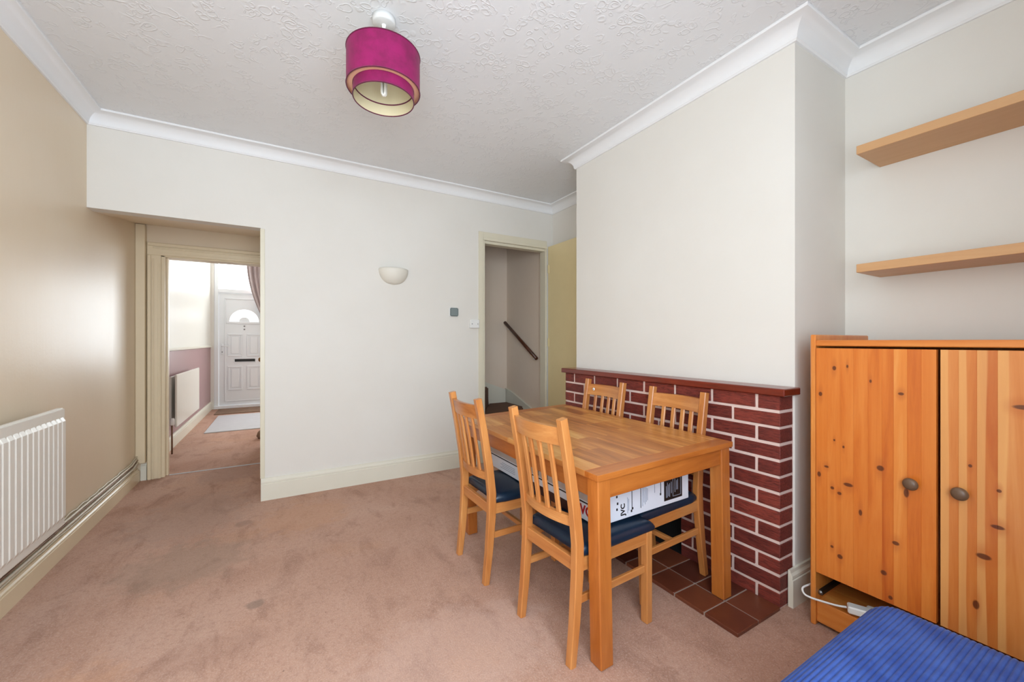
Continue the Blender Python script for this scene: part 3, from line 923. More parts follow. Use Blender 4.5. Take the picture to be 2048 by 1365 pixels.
# ------------------------------------------------------------------ wall fittings
t = thing('wall_light', 'cream half-bowl plaster uplighter on the back wall', 'wall light', (0.887, YB, 1.90))
bm = bmesh.new()
pr = [(0.0, -0.137)] + [(0.132 * math.sin(a) ** 0.85, -0.135 * math.cos(a)) for a in [PI / 2 * i / 12 for i in range(1, 13)]]
pi_ = [(max(0.0, r_ - 0.008), z + 0.006) for r_, z in reversed(pr)]
add_lathe(bm, pr + [(0.128, 0.004)] + pi_, 32, Matrix.Scale(0.8, 4, (0, 1, 0)), PI, 2 * PI)
obj('bowl', bm, M['plaster'], t)
bm = bmesh.new(); add_lathe(bm, [(0.066, -0.122), (0.073, -0.114), (0.079, -0.108), (0.076, -0.106)], 24, Matrix.Scale(0.8, 4, (0, 1, 0)), PI, 2 * PI); obj('lower_band', bm, M['plaster'], t)
box('back_plate', -0.05, 0.05, -0.01, 0.0, -0.12, -0.01, M['plaster'], t, 0.002)

t = thing('thermostat', 'small square grey thermostat on a white base', 'thermostat', (1.468, YB, 1.49))
box('base', -0.046, 0.046, -0.012, 0.0, 0.0, 0.088, M['white_plastic'], t, 0.006)
box('face', -0.040, 0.044, -0.026, -0.012, 0.003, 0.085, M['grey_plastic'], t, 0.010)
t = thing('switch_plate', 'white blank wall plate with two screws by the stairs doorway', 'wall plate', (1.688, YB, 1.38))
box('plate', -0.05, 0.05, -0.030, 0.0, 0.0, 0.085, M['white_plastic'], t, 0.004)
for s in (-0.030, 0.032):
    bm = bmesh.new(); add_lathe(bm, [(0, 0.0315), (0.005, 0.0315), (0.005, 0.029)], 10, Matrix.Translation((s, 0, 0.042)) @ Matrix.Rotation(PI / 2, 4, 'X')); obj('screw', bm, M['steel'], t)

# ------------------------------------------------------------------ brick fireplace
BX, BY0, BY1, BH = 2.005, 0.977, 2.590, 0.994
fp = thing('fireplace', 'low red brick fireplace surround with pale mortar and dark shelf', 'fireplace', (BX, (BY0 + BY1) / 2, 0))
cy = (BY0 + BY1) / 2
OY0, OY1, OZ = 1.506, 2.061, 0.50
bm = bmesh.new()
for (a, b, c, d_) in ((BY0, OY0, 0, BH), (OY1, BY1, 0, BH), (OY0, OY1, OZ, BH)):
    add_box(bm, 0.0035, XC - BX - 0.001, a + (0.0035 if a == BY0 else 0.0), b - (0.0035 if b == BY1 else 0.0) - 0.0, 0, 0)if False else add_box(bm, 0.0035, XC - BX - 0.001, (a + 0.0035 if a == BY0 else a) - cy, (b - 0.0035 if b == BY1 else b) - cy, c, d_)
obj('mortar', bm, M['mortar'], fp)
PIT, CO = 0.2325, 0.0766
rb = random.Random(3)


def brick(y0, y1, k):
    z0, z1 = k * CO + 0.0062, (k + 1) * CO - 0.0062
    if k == 12: z1 = BH
    j = rb.uniform(-0.0015, 0.0015)
    bm = bmesh.new()
    # uneven sawn-face brick
    nseg = max(2, int((y1 - y0) / 0.03))
    add_box(bm, j, 0.114, y0 - cy, y1 - cy, z0 + rb.uniform(0, .0015), z1 - rb.uniform(0, .0015), 0.0022)
    for v in bm.verts: v.co += Vector((rb.uniform(-.0006, .0006), rb.uniform(-.0008, .0008), rb.uniform(-.0008, .0008)))
    obj('brick', bm, M['brick'], fp)


for k in range(13):
    first = 0.106 if k % 2 == 0 else 0.2235
    cuts = [BY0]
    y = BY0 + first
    while y < BY1 - 0.03:
        cuts.append(y); y += PIT
    cuts.append(BY1)
    for i in range(len(cuts) - 1):
        a = cuts[i] + (0.0 if i == 0 else 0.0068); b = cuts[i + 1] - (0.0 if i == len(cuts) - 2 else 0.0068)
        if (k + 1) * CO - 0.01 < OZ:
            if b > OY0 and a < OY1:
                if a < OY0 - 0.02: brick(a, OY0, k)
                if b > OY1 + 0.02: brick(OY1, b, k)
                continue
        brick(a, b, k)
bm = bmesh.new()
fa, fb, fx = OY0 - cy, OY1 - cy, XC - BX - 0.0008
add_box(bm, 0.117, fx, fa, fb, 0.0, OZ)
add_box(bm, -0.002, 0.117, fa, fb, 0.0, 0.017)
add_box(bm, 0.006, 0.117, fa, fa + 0.004, 0.017, OZ); add_box(bm, 0.006, 0.117, fb - 0.004, fb, 0.017, OZ)
add_box(bm, 0.006, 0.117, fa + 0.004, fb - 0.004, OZ - 0.004, OZ)
obj('firebox', bm, M['soot'], fp)
ms = box('mantel_shelf', 1.985 - BX, XC - BX + 0.006, 0.950 - cy, 2.622 - cy, BH, BH + 0.035, M['mantel'], fp, 0.004)
ms['label'] = 'dark red varnished wooden mantel shelf'

hz = 0.018
ht = thing('hearth', 'two rows of brown quarry tiles in front of the fireplace', 'hearth', (1.83, 1.78, 0))
box('grout', 1.664 - 1.83, BX - 1.83 - 0.004, 0.976 - 1.78, 2.585 - 1.78, 0, hz - 0.003, M['grout'], ht)
for i in range(2):
    for j in range(10):
        x0 = 1.661 + i * 0.163; x1 = x0 + (0.157 if i == 0 else 0.176)
        y0 = 0.973 + j * 0.1583
        rr = random.Random(i * 31 + j)
        box('tile', x0 - 1.83, x1 - 1.83, y0 - 1.78, y0 + 0.152 - 1.78, 0.0, hz + rr.uniform(-.0006, .0006), M['tile'], ht, 0.0025)

# ------------------------------------------------------------------ pendant lamp
LX, LY = 0.419, 1.925
t = thing('pendant_lamp', 'magenta velvet two-tier drum pendant lamp hanging from the ceiling', 'lamp', (LX, LY, 2.385))
bm = bmesh.new(); add_lathe(bm, [(0.0, 0.352), (0.047, 0.352), (0.052, 0.358), (0.052, 0.3845), (0.0, 0.3845)], 32); obj('ceiling_rose', bm, M['rose'], t)
bm = bmesh.new(); add_lathe(bm, [(0.0, 0.335), (0.008, 0.336), (0.011, 0.352)], 16); obj('rose_nipple', bm, M['white_plastic'], t)
bm = bmesh.new(); add_tube(bm, [(0, 0, 0.337), (0.002, 0.001, 0.29), (0, 0, 0.235), (0, 0, 0.16)], 0.0035, 8); obj('flex', bm, M['chrome'], t)


def drum(nm, rad, z0, z1, lining):
    bm = bmesh.new()
    add_lathe(bm, [(rad, z0), (rad, z1)], 64)
    s = obj(nm, bm, M['velvet'], t, smooth=True)
    bm = bmesh.new(); add_lathe(bm, [(rad - 0.002, z1 - 0.001), (rad - 0.002, z0 + 0.001)], 64); obj('lining', bm, lining, s, smooth=True, fix=False)
    for zz in (z0, z1):
        bm = bmesh.new()
        add_tube(bm, [(rad * math.cos(2 * PI * i / 64) , rad * math.sin(2 * PI * i / 64), zz) for i in range(65)], 0.0028, 6, False)
        obj('edging', bm, M['velvet_trim'], s)
    return s


drum('outer_shade', 0.165, 0.046, 0.212, M['lining_pink'])
bm = bmesh.new(); add_lathe(bm, [(0.1385, 0.050), (0.1635, 0.050), (0.1635, 0.053), (0.1385, 0.053), (0.1385, 0.050)], 64); obj('ring_diffuser', bm, M['lining_pink'], t)
drum('inner_shade', 0.137, 0.0, 0.195, M['lining_cream'])
bm = bmesh.new(); add_tube(bm, [(0.1335 * math.cos(2 * PI * i / 64), 0.1335 * math.sin(2 * PI * i / 64), 0.055) for i in range(65)], 0.0028, 6, False); obj('inner_wire_ring', bm, M['velvet_trim'], t)
bm = bmesh.new()
for i in range(3):
    a = 2 * PI * i / 3 + 0.4
    add_tube(bm, [(0.018 * math.cos(a), 0.018 * math.sin(a), 0.165), (0.136 * math.cos(a), 0.136 * math.sin(a), 0.190), (0.164 * math.cos(a), 0.164 * math.sin(a), 0.207)], 0.0018, 6)
obj('spider_frame', bm, M['chrome'], t)
bm = bmesh.new(); add_lathe(bm, [(0.0, 0.205), (0.016, 0.2), (0.021, 0.18), (0.021, 0.15), (0.017, 0.145), (0, 0.145)], 20); obj('lamp_holder', bm, M['white_plastic'], t)
bl = None
bm = bmesh.new(); add_lathe(bm, [(0.0, 0.146), (0.016, 0.146), (0.021, 0.13), (0.021, 0.105), (0.0, 0.103)], 20); bl = obj('bulb_base', bm, M['white_plastic'], t)
for a in (0.3, 0.3 + PI / 2):
    ca, sa = math.cos(a) * 0.011, math.sin(a) * 0.011
    pts = [(ca, sa, 0.105), (ca, sa, 0.035)] + [(ca * math.cos(q), sa * math.cos(q), 0.033 - 0.011 * math.sin(q)) for q in (0.5, 1.0, 1.57, 2.1, 2.6)] + [(-ca, -sa, 0.035), (-ca, -sa, 0.105)]
    bm = bmesh.new(); add_tube(bm, pts, 0.0058, 10); obj('bulb_tube', bm, M['bulb'], t)

# ------------------------------------------------------------------ floating shelves
for (z0, lab) in ((2.145, 'upper pale beech floating shelf in the alcove'), (1.578, 'lower pale beech floating shelf above the pine cupboard')):
    t = thing('floating_shelf', lab, 'shelf', (2.53, 0.27, z0))
    box('board', -0.142, 0.1395, -0.555, 0.556, 0, 0.040, M['shelf'], t, 0.0015)

# ------------------------------------------------------------------ pine cupboard
CX, CY_ = 2.03, 0.466
t = thing('cupboard', 'orange pine two-door cupboard with round brown knobs', 'cupboard', (CX, CY_, 0))
Wd = 0.400
for s in (1, -1):
    y0, y1 = (Wd - 0.020, Wd) if s > 0 else (-Wd, -Wd + 0.020)
    box('side_panel', 0.0, 0.56, y0, y1, 0.0, 1.278, M['pine_z'], t, 0.004)
box('top', 0.002, 0.56, -Wd + 0.020, Wd - 0.020, 1.228, 1.254, M['pine_y'], t, 0.003)
box('plinth_rail', 0.012, 0.032, -Wd + 0.020, Wd - 0.020, 0.016, 0.110, M['pine_y'], t, 0.002)
box('bottom_shelf', 0.034, 0.555, -Wd + 0.020, Wd - 0.020, 0.085, 0.103, M['pine_y'], t, 0.001)
box('back_panel', 0.550, 0.556, -Wd + 0.020, Wd - 0.020, 0.104, 1.226, M['pine_z'], t)
box('centre_post', 0.035, 0.055, -0.03, 0.03, 0.104, 0.14, M['pine_z'], t, 0.002)
box('drawer_runner', 0.03, 0.30, Wd - 0.034, Wd - 0.0205, 0.128, 0.150, M['black'], t, 0.001)
bm = bmesh.new(); add_lathe(bm, [(0, 0.006), (0.008, 0.006), (0.010, 0.0)], 12, Matrix.Translation((0.03, Wd - 0.027, 0.139)) @ Matrix.Rotation(-PI / 2, 4, 'Y')); obj('runner_bolt', bm, M['steel'], t)
KL = [(0.310, 1.135, .007, .010), (0.265, 1.145, .004, .007), (0.190, 1.090, .004, .007), (0.100, 1.050, .009, .006), (0.360, 1.020, .007, .010),
      (0.310, 0.83, .004, .005), (0.278, 0.808, .004, .006), (0.160, 0.752, .012, .011), (0.338, 0.71, .009, .005), (0.262, 0.655, .017, .008),
      (0.365, 0.67, .007, .012), (0.317, 0.625, .007, .007), (0.292, 0.61, .008, .007), (0.222, 0.555, .006, .013), (0.115, 0.478, .011, .008),
      (0.318, 0.375, .006, .006), (0.29, 0.345, .010, .010), (0.15, 0.348, .010, .010), (0.13, 0.262, .007, .008), (0.085, 0.68, .008, .018)]
LS = [(0.0, srgb(186, 84, 20)), (0.35, srgb(212, 114, 38)), (0.7, srgb(224, 134, 56)), (1.0, srgb(234, 158, 82))]
KR = [(-0.075, 0.825, .005, .006), (-0.138, 0.76, .006, .006), (-0.135, 0.64, .016, .007), (-0.105, 0.53, .018, .010), (-0.190, 1.04, .026, .008),
      (-0.262, 1.19, .026, .016), (-0.263, 0.905, .022, .012), (-0.298, 0.86, .022, .007), (-0.088, 0.36, .008, .016), (-0.22, 0.34, .022, .014), (-0.29, 1.13, .005, .008)]
RS = [(0.0, srgb(190, 96, 36)), (0.4, srgb(206, 120, 54)), (0.7, srgb(216, 136, 70)), (1.0, srgb(226, 156, 90))]
dmats = (mk_pine_door('orange_pine_stave_left', KL, LS), mk_pine_door('orange_pine_stave_right', KR, RS, True))
for s, (ya, yb), cuts in ((0, (0.006, 0.377), (0.045, 0.083, 0.121, 0.155, 0.198, 0.245, 0.288, 0.335)), (1, (-0.377, -0.004), (-0.048, -0.090, -0.135, -0.193, -0.250, -0.305, -0.345))):
    dd = box('door', 0.012, 0.020, ya, yb, 0.238, 1.219, M['pine_z'], t)
    cs = sorted((ya,) + cuts + (yb,))
    rp = random.Random(5 + s)
    for a, b in zip(cs, cs[1:]):
        bm = bmesh.new(); add_box(bm, -0.002 + rp.uniform(-.0002, .0002), 0.012, a, b, 0.238, 1.219, 0.0006)
        obj('stave', bm, dmats[s], dd)
    ky, kz = ((0.068, 0.722), (-0.055, 0.727))[s]
    bm = bmesh.new()
    add_lathe(bm, [(0.0, 0.036), (0.012, 0.0355), (0.020, 0.031), (0.0225, 0.024), (0.020, 0.017), (0.011, 0.012), (0.010, 0.0)], 24, Matrix.Translation((-0.002, ky, kz)) @ Matrix.Rotation(-PI / 2, 4, 'Y'))
    kb = obj('knob', bm, M['knob'], dd)

# cable and adaptors resting in the open base of the cupboard
cb = thing('extension_lead', 'white cable with plug adaptor trailing out of the cupboard base', 'cable', (2.03, 0.8, 0.104))
bm = bmesh.new()
ctrl = [(0.30, 0.082, -0.02), (0.12, 0.084, 0.03), (0.02, 0.083, 0.048), (-0.022, 0.086, 0.045), (-0.034, 0.073, 0.030), (-0.026, 0.048, 0.024), (-0.012, 0.012, 0.024), (0.0, -0.03, 0.028), (0.020, -0.058, 0.030)]
def catmull(P, n=6):
    P = [Vector(p) for p in P]; out = []
    for i in range(len(P) - 1):
        a, b, c, d_ = P[max(i - 1, 0)], P[i], P[i + 1], P[min(i + 2, len(P) - 1)]
        for k in range(n):
            s = k / n
            out.append(0.5 * ((2 * b) + (c - a) * s + (2 * a - 5 * b + 4 * c - d_) * s * s + (3 * b - a - 3 * c + d_) * s ** 3))
    out.append(P[-1]); return out
add_tube(bm, catmull(ctrl), 0.0042, 8); obj('cord', bm, M['white_plastic'], cb)
bm = bmesh.new(); add_box(bm, -0.022, 0.022, -0.036, 0.036, 0.0, 0.030, 0.005, Matrix.Translation((0.035, -0.094, 0.016)) @ Matrix.Rotation(R(25), 4, 'Z')); obj('adaptor', bm, M['white_plastic'], cb)
bm = bmesh.new(); add_box(bm, -0.02, 0.02, -0.02, 0.02, 0.0, 0.045, 0.005, Matrix.Translation((0.075, -0.128, 0.0)) @ Matrix.Rotation(R(20), 4, 'Z')); obj('plug', bm, M['white_plastic'], cb)

# ------------------------------------------------------------------ blue ribbed footstool
ft = thing('footstool', 'blue corduroy upholstered footstool in front of the cupboard', 'footstool', (1.27, 0.124, 0))
FX, FY, FH = 0.41, 0.413, 0.440


def superbox(nu, nv):
    bm = bmesh.new()
    pitch = 0.0118
    nr = int(2 * FY / pitch)
    ny = nr * 5
    rd = 0.085
    # path over the top in y with rounded shoulders, x likewise: a height-field with dropped sides
    ys = [-FY + 2 * FY * j / ny for j in range(ny + 1)]
    xs = [-FX + 2 * FX * i / nu for i in range(nu + 1)]
    def drop(a, lim):
        d = lim - abs(a)
        if d >= rd: return 0.0
        return rd - math.sqrt(max(0, rd * rd - (rd - d) ** 2))
    g = []
    for x in xs:
        row = []
        for y in ys:
            cxd = max(0, abs(x) - (FX - rd)); cyd = max(0, abs(y) - (FY - rd))
            rr = min(rd, math.hypot(cxd, cyd))
            xx, yy = x, y
            h = math.hypot(cxd, cyd)
            if h > rd:
                xx = math.copysign(FX - rd + cxd * rd / h, x); yy = math.copysign(FY - rd + cyd * rd / h, y)
            z = FH - (rd - math.sqrt(max(0, rd * rd - rr * rr)))
            z += 0.012 * (1 - (x / FX) ** 2) * (1 - (y / FY) ** 2)
            ph = (y / pitch) % 1.0
            rib = abs(math.sin(ph * PI)) ** 0.6
            z += 0.0048 * (rib - 1)
            row.append(bm.verts.new((xx, yy, z)))
        g.append(row)
    for i in range(nu):
        for j in range(ny):
            bm.faces.new([g[i][j], g[i + 1][j], g[i + 1][j + 1], g[i][j + 1]]).smooth = True
    # skirt down to the base
    loop = [g[i][0] for i in range(nu + 1)] + [g[nu][j] for j in range(1, ny + 1)] + [g[i][ny] for i in range(nu - 1, -1, -1)] + [g[0][j] for j in range(ny - 1, 0, -1)]
    low = [bm.verts.new((v.co.x * 0.985, v.co.y * 0.985, 0.055)) for v in loop]
    n = len(loop)
    for i in range(n):
        bm.faces.new([loop[i], low[i], low[(i + 1) % n], loop[(i + 1) % n]])
    bm.faces.new(low)
    return bm


ob = obj('cushion', superbox(44, 0), M['blue_cord'], ft)
for sx in (-1, 1):
    for sy in (-1, 1):
        bm = bmesh.new(); add_lathe(bm, [(0.0, 0.0), (0.02, 0.0), (0.027, 0.06), (0.0, 0.06)], 14, Matrix.Translation((sx * 0.31, sy * 0.31, 0))); obj('foot', bm, M['black'], ft)

# ------------------------------------------------------------------ dining table (right legs stand on the hearth, so it tips a little)
TX0, TX1, TY0, TY1, TH = 1.032, 1.885, 1.118, 2.425, 0.750
tilt = math.atan(hz / 0.78)
t = thing('dining_table', 'rectangular oak-coloured wooden dining table by the brick fireplace', 'table', (TX0 + 0.03, (TY0 + TY1) / 2, 0.0), (0, -tilt, 0))
W, L = TX1 - TX0, TY1 - TY0
ox, oy = -0.03, -L / 2
split = 1.80 - TY0
nb = 10
rw = random.Random(11)
for a, b in ((0.0, split - 0.001), (split + 0.001, L)):
    lf = box('leaf', ox + 0.004, ox + W - 0.004, oy + a + 0.004, oy + b - 0.004, TH - 0.022, TH - 0.008, M['table_x'], t, 0.001)
    # end rail then lengthwise boards
    if a == 0.0: ra, rb_ = a, a + 0.075
    else: ra, rb_ = b - 0.075, b
    bm = bmesh.new(); add_box(bm, ox, ox + W, oy + ra, oy + rb_, TH - 0.024, TH, 0.0012); obj('board', bm, M['table_x'], lf)
    ya, yb = (rb_, b) if a == 0.0 else (a, ra)
    xs = [0.0]
    while xs[-1] < W - 0.05: xs.append(min(W, xs[-1] + rw.uniform(0.065, 0.11)))
    if W - xs[-1] > 1e-4: xs[-1] = W
    xs[-1] = W
    for x0, x1 in zip(xs, xs[1:]):
        m_ = ya + (yb - ya) * rw.uniform(0.3, 0.7)
        for p, q in ((ya, m_), (m_, yb)):
            bm = bmesh.new(); add_box(bm, ox + x0, ox + x1, oy + p, oy + q, TH - 0.024, TH, 0.0005); obj('board', bm, M['table_board'], lf)
ins = 0.010
lw = 0.064
for sx in (0, 1):
    for sy in (0, 1):
        x0 = ox + ins if sx == 0 else ox + W - ins - lw
        y0 = oy + ins if sy == 0 else oy + L - ins - lw
        box('leg', x0, x0 + lw, y0, y0 + lw, 0.002, TH - 0.024, M['table_z'], t, 0.004)
for y0 in (oy + ins + 0.008, oy + L - ins - 0.030):
    box('apron', ox + ins + lw, ox + W - ins - lw, y0, y0 + 0.022, TH - 0.104, TH - 0.0245, M['table_x'], t, 0.002)
for x0 in (ox + ins + 0.008, ox + W - ins - 0.030):
    box('apron', x0, x0 + 0.022, oy + ins + lw, oy + L - ins - lw, TH - 0.104, TH - 0.0245, M['table_y'], t, 0.002)

# ------------------------------------------------------------------ dining chairs


def make_chair():
    c = thing('dining_chair', '', 'chair')
    HW = 0.185
    post = [(-0.232, 0.0), (-0.214, 0.16), (-0.200, 0.34), (-0.198, 0.46), (-0.214, 0.60), (-0.244, 0.78), (-0.278, 0.955)]
    for s in (1, -1):
        bm = bmesh.new()
        add_rect_tube(bm, [(x, s * (HW - 0.017), z) for x, z in post], 0.034, [0.030, 0.036, 0.042, 0.042, 0.040, 0.036, 0.034])
        autosmooth(obj('back_post', bm, M['chair_z'], c), 30)
        bm = bmesh.new(); add_box(bm, 0.196, 0.232, s * HW - 0.018 - 0.018, s * HW, 0.0, 0.405, 0.003) if False else add_box(bm, 0.196, 0.232, min(s * HW, s * (HW - 0.036)), max(s * HW, s * (HW - 0.036)), 0.0, 0.405, 0.003)
        obj('front_leg', bm, M['chair_z'], c)
        box('side_apron', -0.180, 0.196, min(s * (HW - 0.006), s * (HW - 0.026)), max(s * (HW - 0.006), s * (HW - 0.026)), 0.352, 0.405, M['chair_x'], c, 0.002)
        box('stretcher', -0.188, 0.196, min(s * (HW - 0.010), s * (HW - 0.026)), max(s * (HW - 0.010), s * (HW - 0.026)), 0.225, 0.257, M['chair_x'], c, 0.003)
    box('front_apron', 0.204, 0.226, -HW + 0.036, HW - 0.036, 0.352, 0.405, M['chair_y'], c, 0.002)
    box('back_apron', -0.214, -0.192, -HW + 0.034, HW - 0.034, 0.352, 0.405, M['chair_y'], c, 0.002)
    box('cross_stretcher', -0.01, 0.012, -HW + 0.026, HW - 0.026, 0.229, 0.253, M['chair_y'], c, 0.003)

    def px(z):
        for (x0, z0), (x1, z1) in zip(post, post[1:]):
            if z0 <= z <= z1: return x0 + (x1 - x0) * (z - z0) / (z1 - z0)
        return post[-1][0]

    def bow(y): return -0.026 * (1 - (y / (HW - 0.034)) ** 2)

    def rail(nm, za, zb, th):
        bm = bmesh.new(); n = 12; rings = []
        for i in range(n + 1):
            y = -(HW - 0.034) + 2 * (HW - 0.034) * i / n
            k = bow(y)
            rings.append([bm.verts.new(p) for p in ((px(za) + k - th / 2, y, za), (px(za) + k + th / 2, y, za), (px(zb) + k + th / 2, y, zb), (px(zb) + k - th / 2, y, zb))])
        for a, b in zip(rings, rings[1:]):
            for j in range(4): bm.faces.new([a[j], a[(j + 1) % 4], b[(j + 1) % 4], b[j]])
        bm.faces.new(rings[0]); bm.faces.new(rings[-1][::-1])
        return autosmooth(obj(nm, bm, M['chair_y'], c), 30)
    rail('top_rail', 0.848, 0.920, 0.022)
    rail('lower_rail', 0.525, 0.567, 0.022)
    for i in range(4):
        y = -(HW - 0.034) + 2 * (HW - 0.034) * (i + 1) / 5
        bm = bmesh.new()
        add_rect_tube(bm, [(px(z) + bow(y), y, z) for z in (0.560, 0.66, 0.76, 0.853)], 0.026, 0.012)
        obj('slat', bm, M['chair_z'], c)
    # padded seat
    bm = bmesh.new()
    X0, X1, Y = -0.178, 0.243, 0.188
    nx, ny = 18, 16
    rd = 0.022

    def sx(u): return X0 + (X1 - X0) * u
    top = []
    for i in range(nx + 1):
        row = []
        for j in range(ny + 1):
            u, w = i / nx, j / ny
            uu = 0.5 - 0.5 * math.cos(PI * u); ww = 0.5 - 0.5 * math.cos(PI * w)
            x, y = sx(uu), -Y + 2 * Y * ww
            e = min(1, min(uu, 1 - uu) * (X1 - X0) / rd); e2 = min(1, min(ww, 1 - ww) * 2 * Y / rd)
            q = (1 - (1 - e) ** 2) ** 0.5 * (1 - (1 - e2) ** 2) ** 0.5
            z = 0.428 + 0.020 * q + 0.014 * (1 - (2 * uu - 1) ** 2) * (1 - (2 * ww - 1) ** 2)
            yy = y
            if uu < 0.12: yy = y * (0.93 + 0.07 * uu / 0.12)
            row.append(bm.verts.new((x, yy, z)))
        top.append(row)
    for i in range(nx):
        for j in range(ny):
            bm.faces.new([top[i][j], top[i + 1][j], top[i + 1][j + 1], top[i][j + 1]]).smooth = True
    lp = [top[i][0] for i in range(nx + 1)] + [top[nx][j] for j in range(1, ny + 1)] + [top[i][ny] for i in range(nx - 1, -1, -1)] + [top[0][j] for j in range(ny - 1, 0, -1)]
    prev = lp
    for (sc, z) in ((1.004, 0.420), (0.998, 0.411), (0.975, 0.406)):
        cur = [bm.verts.new((0.0335 + (v.co.x - 0.0335) * sc, v.co.y * sc, z)) for v in lp]
        for i in range(len(lp)):
            bm.faces.new([prev[i], cur[i], cur[(i + 1) % len(lp)], prev[(i + 1) % len(lp)]]).smooth = True
        prev = cur
    bm.faces.new(prev)
    obj('seat', bm, M['leather'], c)
    return c


def copy_tree(o, parent=None):
    c = o.copy(); COL.objects.link(c); c.parent = parent
    for ch in o.children: copy_tree(ch, c)
    return c


ch0 = make_chair()
tl = math.atan(hz / 0.43)
spots = [((1.187, 1.392, 0), (0, 0, R(3.0)), 'slat-back dining chair on the carpet side of the table, farther from the stairs'),
         ((1.140, 2.012, 0), (0, 0, R(0.8)), 'slat-back dining chair on the carpet side of the table, nearer the stairs'),
         ((1.700, 1.480, 0), (0, 0, R(180)), 'slat-back dining chair against the brick fireplace, nearer the pine cupboard'),
         ((1.690, 2.050, 0), (0, 0, R(180)), 'slat-back dining chair against the brick fireplace with a white cap on its top rail')]
kids = list(ch0.children)
for i, (loc, rot, lab) in enumerate(spots):
    c = ch0 if i == 0 else None
    if i:
        c = ch0.copy(); COL.objects.link(c)
        for k in kids:
            q = k.copy(); COL.objects.link(q); q.parent = c
    c.location, c.rotation_euler = loc, rot
    tag(c, lab, 'chair', 'slat-back dining chairs around the table')
    if i >= 2:
        # back legs stand on the raised hearth, front legs on the carpet
        c.rotation_mode = 'XYZ'
        c.rotation_euler = (0, tl, PI)
        c.location = (loc[0], loc[1], 0.0022 + 0.22 * math.sin(tl))
    if i == 3:
        bm = bmesh.new(); add_lathe(bm, [(0, 0.006), (0.007, 0.006), (0.010, 0.003), (0.010, 0.0)], 14, Matrix.Translation((-0.262, -0.098, 0.888)) @ Matrix.Rotation(PI / 2, 4, 'Y'))
        sc_ = obj('screw_cap', bm, M['white_plastic'], c)
        bm = bmesh.new(); add_lathe(bm, [(0, 0.0068), (0.003, 0.0066), (0.003, 0.005)], 10, Matrix.Translation((-0.262, -0.098, 0.888)) @ Matrix.Rotation(PI / 2, 4, 'Y'))
        obj('screw_head', bm, M['ink'], c)

# ------------------------------------------------------------------ television carton lying on the chair seats
B0, B1 = Vector((1.150, 1.268, 0.4700)), Vector((1.745, 2.33, 0.6150))
tb = thing('television_box', 'white printed television carton lying on the chair seats under the table', 'box', ((B0.x + B1.x) / 2, (B0.y + B1.y) / 2, B0.z), (0, -0.014, 0))
c0 = Vector(tb.location)
hx, hy, hz_ = (B1.x - B0.x) / 2, (B1.y - B0.y) / 2, B1.z - B0.z
box('carton', -hx, hx, -hy, hy, 0, hz_, M['box_white'], tb, 0.002)
e = 0.0012


def front(nm, x0, x1, z0, z1, mat):      # print on the short end, world coords
    return box(nm, x0 - c0.x, x1 - c0.x, -hy - e, -hy + 0.0005, z0 - c0.z, z1 - c0.z, mat, tb)


def side(nm, y0, y1, z0, z1, mat):       # print on the long side
    return box(nm, -hx - e, -hx + 0.0005, y0 - c0.y, y1 - c0.y, z0 - c0.z, z1 - c0.z, mat, tb)


def front_text(s, x, z, size, mat, rotd=90, bold=0.0):
    Mx = Matrix.Translation((x - c0.x, -hy - 0.0006, z - c0.z)) @ Matrix.Rotation(PI / 2, 4, 'X') @ Matrix.Rotation(R(rotd), 4, 'Z')
    return text_obj('lettering', s, size, Mx, mat, tb, bold=bold)


front_text('JVC', 1.298, 0.512, 0.034, M['ink'], 90, 0.0009)
rt = random.Random(2)
lx = 1.330
bars = []
for x, z0, z1 in ((1.325, 0.490, 0.560), (1.332, 0.50, 0.552), (1.42, 0.50, 0.60), (1.428, 0.515, 0.585), (1.436, 0.505, 0.59), (1.444, 0.515, 0.58), (1.452, 0.52, 0.575), (1.50, 0.545, 0.60)):
    front('print_line', x, x + 0.0022, z0, z1, M['ink_soft'])
for x, z0, z1 in ((1.352, 0.500, 0.590), (1.408, 0.495, 0.60), (1.541, 0.535, 0.60)):
    front('print_line', x, x + 0.003, z0, z1, M['ink'])
for x, z in ((1.350, 0.495), (1.357, 0.505), (1.541, 0.530), (1.262, 0.575), (1.266, 0.545), (1.262, 0.52)):
    front('print_dot', x - 0.004, x + 0.004, z - 0.005, z + 0.005, M['ink'])
for x in (1.285, 1.365, 1.435, 1.51):
    for q in (0, 0.009):
        bm = bmesh.new()
        add_box(bm, -0.001, 0.001, -hy - e, -hy + 0.0005, -0.008, 0.008, 0, Matrix.Translation((x + q - c0.x, 0, 0.600 - c0.z)) @ Matrix.Rotation(R(35), 4, 'Y'))
        obj('print_slash', bm, M['ink'], tb)
bl_ = front('label_panel', 1.566, 1.695, 0.490, 0.603, M['ink'])
bm = bmesh.new()
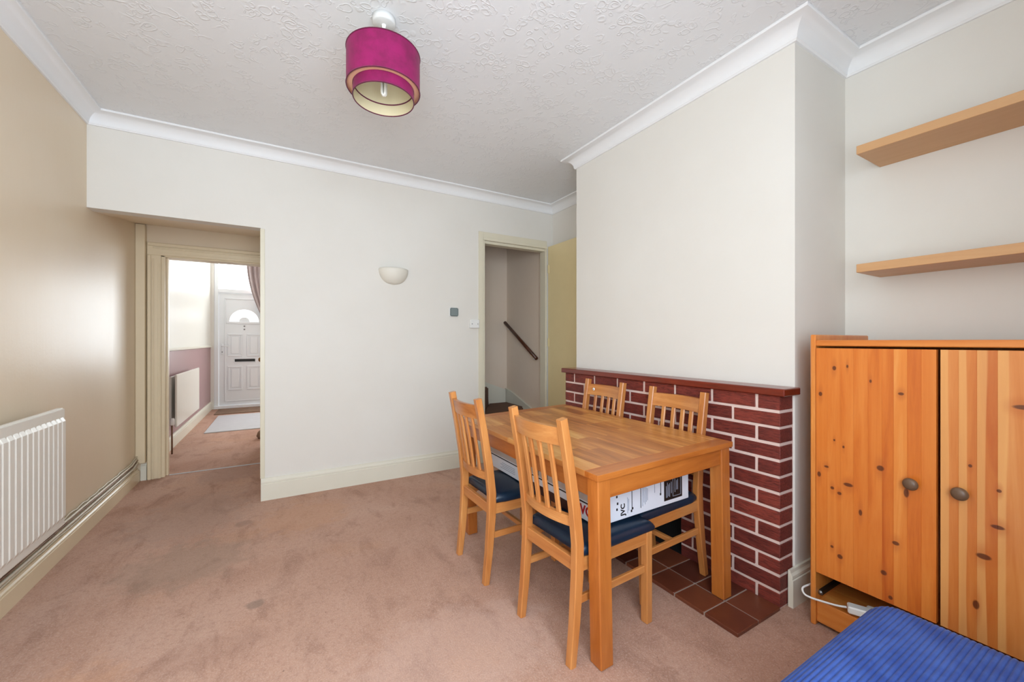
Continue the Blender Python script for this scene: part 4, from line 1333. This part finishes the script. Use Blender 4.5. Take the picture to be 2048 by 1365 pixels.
for x, z0, z1 in ((1.578, 0.505, 0.560), (1.586, 0.505, 0.575), (1.594, 0.51, 0.565), (1.602, 0.505, 0.57), (1.614, 0.52, 0.575), (1.640, 0.52, 0.585), (1.652, 0.53, 0.575), (1.660, 0.53, 0.58)):
    add_box(bm, x - c0.x, x + 0.003 - c0.x, -hy - 2 * e, -hy - e * 0.5, z0 - c0.z, z1 - c0.z)
for (a, b, c_, d_) in ((1.626, 1.684, 0.502, 0.504), (1.626, 1.684, 0.594, 0.596), (1.626, 1.628, 0.502, 0.596), (1.682, 1.684, 0.502, 0.596)):
    add_box(bm, a - c0.x, b - c0.x, -hy - 2 * e, -hy - e * 0.5, c_ - c0.z, d_ - c0.z)
obj('label_print', bm, M['ink_soft'], tb)
# long side
side('tape_band', B0.y + 0.002, B1.y - 0.002, 0.556, B1.z - 0.002, M['box_grey'])
side('black_line', B0.y + 0.06, B1.y - 0.002, 0.5445, 0.5505, M['ink'])
side('dark_picture_band', 1.455, 1.80, 0.468, 0.512, M['ink_maroon'])
Mx = Matrix.Translation((-hx - 0.0006, 1.348 - c0.y, 0.511 - c0.z)) @ Matrix(((0, 0, -1, 0), (-1, 0, 0, 0), (0, 1, 0, 0), (0, 0, 0, 1)))
text_obj('lettering', 'JVC', 0.058, Mx, M['ink_red'], tb, bold=0.002)
bm = bmesh.new()
for y in (1.56, 1.64, 1.72, 1.80):
    for q in (0, PI / 2, PI, 3 * PI / 2):
        add_box(bm, -0.0008, 0.0004, -0.014, 0.014, 0.012, 0.015, 0, Matrix.Translation((-hx - 0.0004 - 0.001, y - c0.y, 0.577 - c0.z)) @ Matrix.Rotation(q, 4, 'X'))
    add_box(bm, -0.0008, 0.0004, -0.002, 0.002, -0.009, 0.009, 0, Matrix.Translation((-hx - 0.0004 - 0.001, y - c0.y, 0.577 - c0.z)))
obj('handling_symbols', bm, M['ink'], tb)
bm = bmesh.new()
for i in range(4):
    add_box(bm, -hx - e, -hx + 0.0005, 1.95 - c0.y, 2.10 + 0.02 * (i % 2) - c0.y, 0.522 - 0.010 * i - c0.z, 0.5245 - 0.010 * i - c0.z)
obj('small_print', bm, M['ink_soft'], tb)
